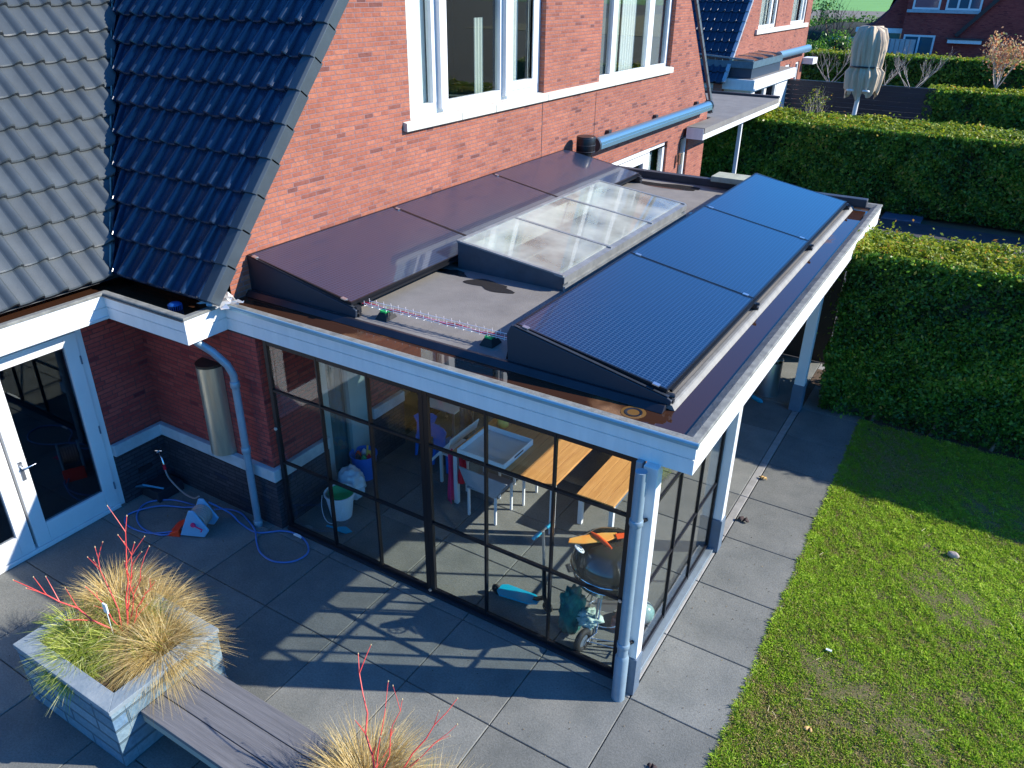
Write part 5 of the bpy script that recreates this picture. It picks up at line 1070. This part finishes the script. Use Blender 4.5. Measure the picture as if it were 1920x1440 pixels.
# closed parasol
ps = thing('closed_parasol', 'tall closed beige parasol tied with a dark strap behind the long hedge', 'parasol', (1.45, 26.0, 0))
g = MB(); g.tube([(1.36, 26, 0), (1.44, 26, 4.4)], .075, 12); obj('pole', g, WHITE, ps, smooth=50)
CAN = mat('beige_canvas', (.44, .33, .22), .9, col2=(.60, .48, .35), vscale=3, stretch=(3, 3, .4)); 
g = MB(); n = 144; zs = [2.42, 2.6, 2.85, 3.12, 3.3, 3.5, 3.85, 4.2, 4.5, 4.6]; rs = [.50, .54, .58, .62, .50, .53, .56, .55, .44, .14]; vs = []; fs = []
for j, (z, R_) in enumerate(zip(zs, rs)):
    for k in range(n):
        a = 2*PI*k/n; fold = 1.0-.16*abs(math.sin(a*6.5+.5*z+.5*math.sin(z*1.7)))**2-.10*abs(math.sin(a*2.0+.3))**6+.13*math.sin(a*2+1.2+.5*z)+.07*math.sin(a*23+z*2)*math.sin(a*3+z); zz = z-(.12*math.sin(a*7+1)+.08*math.sin(a*3) if j == 0 else .07*math.sin(a*5) if j == 3 else 0)+(.10*math.sin(a*3) if j in (7, 8) else 0); vs.append((1.45+R_*fold*math.cos(a), 26+R_*fold*math.sin(a), zz))
for j in range(len(zs)-1):
    for k in range(n): fs.append((j*n+k, j*n+(k+1) % n, (j+1)*n+(k+1) % n, (j+1)*n+k))
g.poly(vs, fs); obj('canopy', g, CAN, ps, smooth=180)
g = MB(); g.ring((1.45, 26, 3.31), (0, 0.05, 1), .49, .03, 30, 6); obj('strap', g, BLACKP, ps)
g = MB(); [g.ring((1.45+dx, 25.55, 2.58), (0, .2, 1), .10, .03, 16, 6) for dx in (-.28, .24)]; pieces('rib_end', g, WHITE, ps, smooth=60)
# bare trees and small autumn tree
BW = mat('pale_bark', (.42, .38, .33), .85, var=.15); BWD = mat('brown_bark', (.13, .09, .06), .9)
def baretree(name, label, base, h, spread, seed, m_, depth=3, leafm=None, nleaf=0, r0=.05, fork=.3):
    r = random.Random(seed); t = thing(name, label, 'tree', base); g = MB(); tips = []
    b = Vector(base); top = b+Vector((0, 0, h*fork)); g.tube([b, (b+top)/2+Vector((.02, 0, 0)), top], [r0, r0*.9, r0*.8], 8); obj('trunk', g, m_, t, smooth=60)
    g = MB()
    def grow(p, d, L, rad, k):
        pts = [p]; q = p; dd = d
        for i in range(4): dd = (dd+Vector((r.uniform(-.18, .18), r.uniform(-.18, .18), .10))).normalized(); q = q+dd*L/4; pts.append(q)
        g.tube(pts, [rad*(1-.12*i) for i in range(5)], 6); tips.extend(pts[2:])
        if k > 0:
            for _ in range(r.choice((2, 3, 3))): i = r.choice((2, 3, 4)); s = Vector((r.uniform(-1, 1), r.uniform(-1, 1), r.uniform(-.1, .6)))*.8; grow(pts[i], (dd+s).normalized(), L*r.uniform(.45, .7), rad*.55, k-1)
    for k in range(6): a = 2*PI*k/6+r.uniform(-.3, .3); grow(top-Vector((0, 0, r.uniform(0, h*.06))), Vector((math.cos(a)*spread, math.sin(a)*spread, .75)).normalized(), h*(1-fork)*.62, r0*.5, depth)
    obj('branches', g, m_, t, smooth=60)
    if leafm: T = np.array([tuple(x) for x in tips]); idx = rng.integers(0, len(T), nleaf); P = T[idx]+rng.normal(size=(nleaf, 3))*.09*h/2; npmesh('foliage', leaves(P, rng.normal(size=(nleaf, 3)), .035*h/2, 1.0), 4, leafm, t, rnd=rng.uniform(0, 1, nleaf))
    return t
baretree('bare_tree', 'bare pale tree with spreading twigs left of the parasol', (-1.95, 38.5, 0), 3.3, .95, 2, BW, r0=.042, fork=.45)
baretree('bare_tree', 'bare pale tree with spreading twigs between the parasol and the hedge', (1.75, 38.5, 0), 3.4, 1.05, 6, BW, r0=.042, fork=.42)
baretree('bare_tree', 'bare tree with thin twigs half hidden just right of the parasol', (.2, 39.0, 0), 3.0, 1.1, 9, BW, depth=2, r0=.05, fork=.4)
AUT = leafmat('autumn_leaves', [(0, (.45, .10, .04)), (.4, (.62, .30, .12)), (.7, (.70, .50, .30)), (1, (.40, .40, .08))], .35, .6)
baretree('young_tree', 'small tree with sparse pinkish and orange leaves at the far right', (5.25, 37.5, 0), 3.7, .55, 4, BW, depth=3, leafm=AUT, nleaf=1100, r0=.05, fork=.5)
baretree('young_shrub', 'tiny sprouting shrub in front of the black fence left of the parasol', (-.42, 28.6, 0), 2.1, .35, 8, BW, depth=2, leafm=HEDY, nleaf=260, r0=.03, fork=.3)
for i, (x, y, h) in enumerate([(-9.4, 66, 5.2), (-7.6, 68, 4.6), (-10.6, 63, 4.2)]):
    baretree('field_tree', ['bare dark tree by the meadow, leftmost beyond the neighbour house', 'bare dark tree beyond the white wall by the meadow, nearer the red house', 'low bare tree just behind the neighbour house corner'][i], (x, y, 0), h, .8, 20+i, BWD, depth=3, r0=.08, leafm=HED if i == 0 else None, nleaf=900 if i == 0 else 0)
def bush(label, c, R, n, size, seed, m_=HED):
    global rng; rng = np.random.default_rng(seed); t = thing('garden_bush', label, 'bush', (c[0], c[1], 0)); d = rng.normal(size=(n, 3)); d /= np.linalg.norm(d, axis=1)[:, None]; rr = (.65+.35*rng.uniform(0, 1, n))*(.75+.5*vnoise(d, 3, seed)); P = np.array(c)+d*rr[:, None]*np.array(R); P[:, 2] = np.abs(P[:, 2]); npmesh('foliage', leaves(P, d, size, .7), 4, m_, t, rnd=np.clip(.4+.5*(vnoise(P, 2, seed)-.5)+rng.normal(0, .15, n), 0, 1))
    g = MB(); g.lathe([(R[0]*.55*math.sin(PI*k/8), -R[2]*.7*math.cos(PI*k/8)) for k in range(9)], c, 14); obj('inner_growth', g, HCORE, t, smooth=80); return t
bush('dark evergreen bush beyond the hedge, right of the neighbour house', (-7.2, 54, 1.2), (2.2, 1.4, 1.6), 5000, .09, 31)
bush('dark evergreen bush beside the grey garden wall', (-5.2, 56, 1.2), (1.8, 1.2, 1.9), 4000, .09, 32)
bush('long low dark bush at the edge of the meadow', (-9, 88, 1.0), (12, 2, 2.2), 7000, .16, 33)
wl_ = thing('garden_wall', 'pale grey slatted screen wall behind the parasol', 'wall', (-3.6, 60, 0)); g = MB()
for k in range(18): g.box(-6.6+k*.32, -6.6+k*.32+.27, 60, 60.08, 0, 2.5)
g.box(-6.6, -.85, 60.081, 60.12, 0, 2.5); obj('screen_panel', g, mat('pale_screen', (.42, .43, .43), .7, var=.15), wl_)

# neighbour house (second in the row)
NH = thing('brick_house', 'neighbouring orange-red brick house with a steep dark tiled roof, right behind the first', 'house', (-6, 30, 0))
NX = -3.0; NY0, NY1 = 24.4, 36.6
def nz(y): return min(2.7+1.235*(y-NY0), 14)
g = MB()
hol = [(28.1, 30.6, 4.25, 6.2), (33.0, 35.6, 4.25, 6.2), (33.3, 34.2, 0.2, 2.6), (35.2, 35.9, .2, 2.6)]
ys_ = sorted(set([NY0, 32.0, NY1]+[h[0] for h in hol]+[h[1] for h in hol]))
for a, b in zip(ys_, ys_[1:]):
    z = 0
    for h in sorted([h for h in hol if h[0] <= a+1e-6 and h[1] >= b-1e-6], key=lambda h: h[2]):
        g.prism([(NX, a, z), (NX, b, z), (NX, b, h[2]), (NX, a, h[2])], (-.3, 0, 0)); z = h[3]
    g.prism([(NX, a, z), (NX, b, z), (NX, b, min(nz(b), 9)), (NX, a, min(nz(a), 9))], (-.3, 0, 0))
g.box(-14, NX-.3, NY1-.3, NY1, 0, 9)
obj('wall', g, BR, NH)
def mn(a, s, h): y = NY0-.1+s*ca; return (a, y-h*sa, 2.62+s*sa+h*ca)
g = tiled(mn, NX+.1-.27*26, NX+.1, .27, 15, .41, lambda s: (-99, 99)); obj('roof', g, mat('matt_tile_sky_blue', (0.012, 0.03, 0.065), 0.42, var=.2), NH, smooth=50)  # rougher tile for the shaded slope, sky reflection again put into its blue
g = MB(); g.face([mn(NX-7, 0, -.02), mn(NX+.08, 0, -.02), mn(NX+.08, 6.2, -.02), mn(NX-7, 6.2, -.02)]); obj('roof_underlay', g, DGREY, NH)
g = MB()
for k in range(15): a, b = mn(NX+.1, k*.41, .07), mn(NX+.1, k*.41+.40, .05); g.bar(a, b, .12, .10)
obj('verge_tiles', g, mat('pale_verge', (.35, .38, .42), .35), NH)
for (ya, yb, panes) in ((28.1, 30.6, [(28.25, 29.7, 'glass'), (29.9, 30.45, 'glass')]), (33.0, 35.6, [(33.15, 34.9, 'glass'), (35.05, 35.45, 'glass')])):
    W = window('window', NH, NX-.05, ya, yb, 4.25, 6.2, panes, fr=.12); curtain(W, NX-.3, ya+.3, yb-.5, 4.3, 6.2, BLIND, folds=5, amp=.04)
g = MB(); g.box(NX-.1, NX+.09, 27.7, 36.0, 4.08, 4.25); obj('window_sill', g, STONE, NH)
for h in hol[2:]: window('garden_door', NH, NX-.05, h[0], h[1], h[2], h[3], [(h[0]+.12, h[1]-.12, 'glass')], fr=.1)
g = MB(); g.prism([(NX+.2+.16*math.cos(2*PI*k/16), 31.0, 3.15+.16*math.sin(2*PI*k/16)) for k in range(16)], (0, 5.3, 0)); obj('awning_case', g, mat('awning_blue', (.16, .30, .42), .35, .4), NH, smooth=40)
g = MB(); g.box(NX-.0, NX+.5, 36.4, 37.3, 2.45, 2.72); obj('eave_end', g, WHITEB, NH)
# neighbour extension with rooflight
NE = thing('garden_room', 'white-edged flat-roofed garden room with a big rooflight on the neighbouring house', 'extension', (-4, 27.5, 0))
g = MB(); g.box(-7.5, -1.86, 24.5, 30.45, 2.42, 2.78); obj('fascia_board', g, WHITEB, NE, bev=.01)
g = MB(); g.box(-7.4, -1.95, 24.6, 30.35, 2.785, 2.80); obj('roof_deck', g, DECK, NE)
g = MB(); g.box(-6.8, -2.08, 24.74, 28.6, 2.80, 3.14); K_ = obj('rooflight_kerb', g, mat('blue_black_kerb', (.03, .05, .08), .4), NE)
g = MB(); g.box(-6.85, -2.04, 24.68, 28.66, 3.14, 3.36); obj('rooflight_edge', g, mat('blue_grey_kerb', (.10, .17, .22), .4, .3, var=.2), K_)
g = MB(); g.prism([(-6.8, 24.74, 3.37), (-2.1, 24.74, 3.37), (-2.5, 24.74, 3.44), (-6.8, 24.74, 3.66)], (0, 3.8, 0)); obj('glass_pane', g, glass('dark_rooflight', (.45, .6, .6), 2.5), K_)
g = MB(); [g.bar((-6.8, y, 3.68), (-2.06, y, 3.40), .05, .05) for y in (24.76, 26.0, 27.3, 28.55)]; pieces('glazing_bar', g, ZINC, K_)
g = MB(); g.box(-7.3, -2.02, 24.75, 24.85, 0, 2.42); g.box(-2.12, -2.02, 24.85, 25.2, 0, 2.42); g.box(-2.12, -2.02, 28.3, 30.3, 0, 2.42); obj('wall', g, WHITE, NE)
for (a, b) in ((25.2, 26.7), (26.75, 28.25)): window('garden_door', NE, -2.03, a, b, .05, 2.42, [(a+.12, b-.12, 'glass')], fr=.1)
g = MB(); [g.box(x, x+1.1, 24.73, 24.748, 1.2, 2.3) for x in (-6.6, -4.6)]; pieces('side_window', g, mat('dark_pane', (.03, .04, .035), .1), NE)
# link roof (carport) between the houses
cp = thing('link_canopy', 'low flat canopy with white fascia and a slim post between the two brick houses', 'canopy', (-2, 17.5, 0))
g = MB(); g.box(-.02, .0, 13.85, 20.6, 2.46, 2.72); g.box(-4.0, -.02, 20.58, 20.6, 2.46, 2.72); g.box(-.42, -.02, 13.85, 13.87, 2.46, 2.72); obj('fascia_board', g, WHITEB, cp)
g = MB(); g.box(-4.5, .02, 15.6, 20.58, 2.60, 2.735); g.box(-.42, .02, 13.87, 15.6, 2.60, 2.735); obj('roof_deck', g, DECK, cp)
g = MB(); g.box(-4.5, .03, 20.45, 20.62, 2.735, 2.80); obj('roof_edge', g, DGREY, cp)
g = MB(); g.box(-.33, -.23, 17.85, 17.95, 0, 2.46); obj('post', g, WHITE, cp, bev=.01)
g = MB(); g.box(-4.5, -.05, 13.9, 20.5, 2.455, 2.46); obj('ceiling', g, WHITEB, cp)
# far red house
FH = thing('brick_house', 'dark red brick house in the far right distance with white-framed windows', 'house', (2, 68, 0))
FY = 62.0
g = MB(); g.box(-2.1, 14, FY, FY+9, 0, 9.0); obj('wall', g, BRD, FH)
g = MB(); g.prism([(-5.2, FY+1, 3.05), (-4.2, FY+1, 3.45), (-3.4, FY+1, 4.3), (-2.0, FY+1, 6.6), (-2.0, FY+1, 9.4), (-2.1, FY+1, 9.4), (-2.1, FY+1, 3.05)], (0, 7, 0)); obj('roof', g, TILEG, FH)
g = MB(); g.prism([(-4.3, FY+.9, 3.1), (-3.3, FY+.9, 4.2), (-2.1, FY+.9, 6.4), (-2.1, FY+.9, 3.1)], (0, .1, 0)); obj('gable_brick', g, BRD, FH)
g = MB(); g.box(-5.3, -2.1, FY+.4, FY+.9, 2.75, 3.05); obj('fascia_board', g, WHITEB, FH)
def fwin(parent, x0, x1, z0, z1, n, y=FY):
    F = MB(); f_ = .13
    F.box(x0, x1, y-.06, y-.002, z0, z0+f_); F.box(x0, x1, y-.06, y-.002, z1-f_, z1)
    for k in range(n+1): x = x0+(x1-x0-f_)*k/n; F.box(x, x+f_, y-.06, y-.002, z0+f_, z1-f_)
    o = obj('window', F, WHITE, parent); p = MB(); p.box(x0+.05, x1-.05, y-.03, y-.004, z0+.05, z1-.05); obj('pane', p, mat('far_pane', (.03, .10, .14), .06, spec=.8), o)
fwin(FH, -1.75, .0, 4.35, 6.0, 1); fwin(FH, .35, 2.55, 4.35, 6.0, 3); fwin(FH, -1.9, .15, .8, 2.72, 2)
g = MB(); g.box(-2.05, 2.75, FY-.14, FY-.002, 4.15, 4.34); obj('window_sill', g, STONEB, FH)
g = MB(); g.box(-3.4, -2.2, FY+.2, FY+.25, 0, 2.75); pieces('side_window', g, mat('greenish_pane', (.10, .16, .12), .1), FH)
g = MB(); g.bar((1.4, FY-.12, 2.75), (4.7, FY-.12, 6.6), .20, .25); obj('verge_tiles', g, BLACKP, FH)
g = MB(); g.box(1.0, 3.1, FY-.55, FY-.01, 2.30, 2.52); obj('fascia_board', g, WHITEB, FH)
g = MB(); g.box(.9, 3.2, FY-.6, FY-.01, 2.53, 2.62); obj('canopy_roof', g, DGREY, FH)
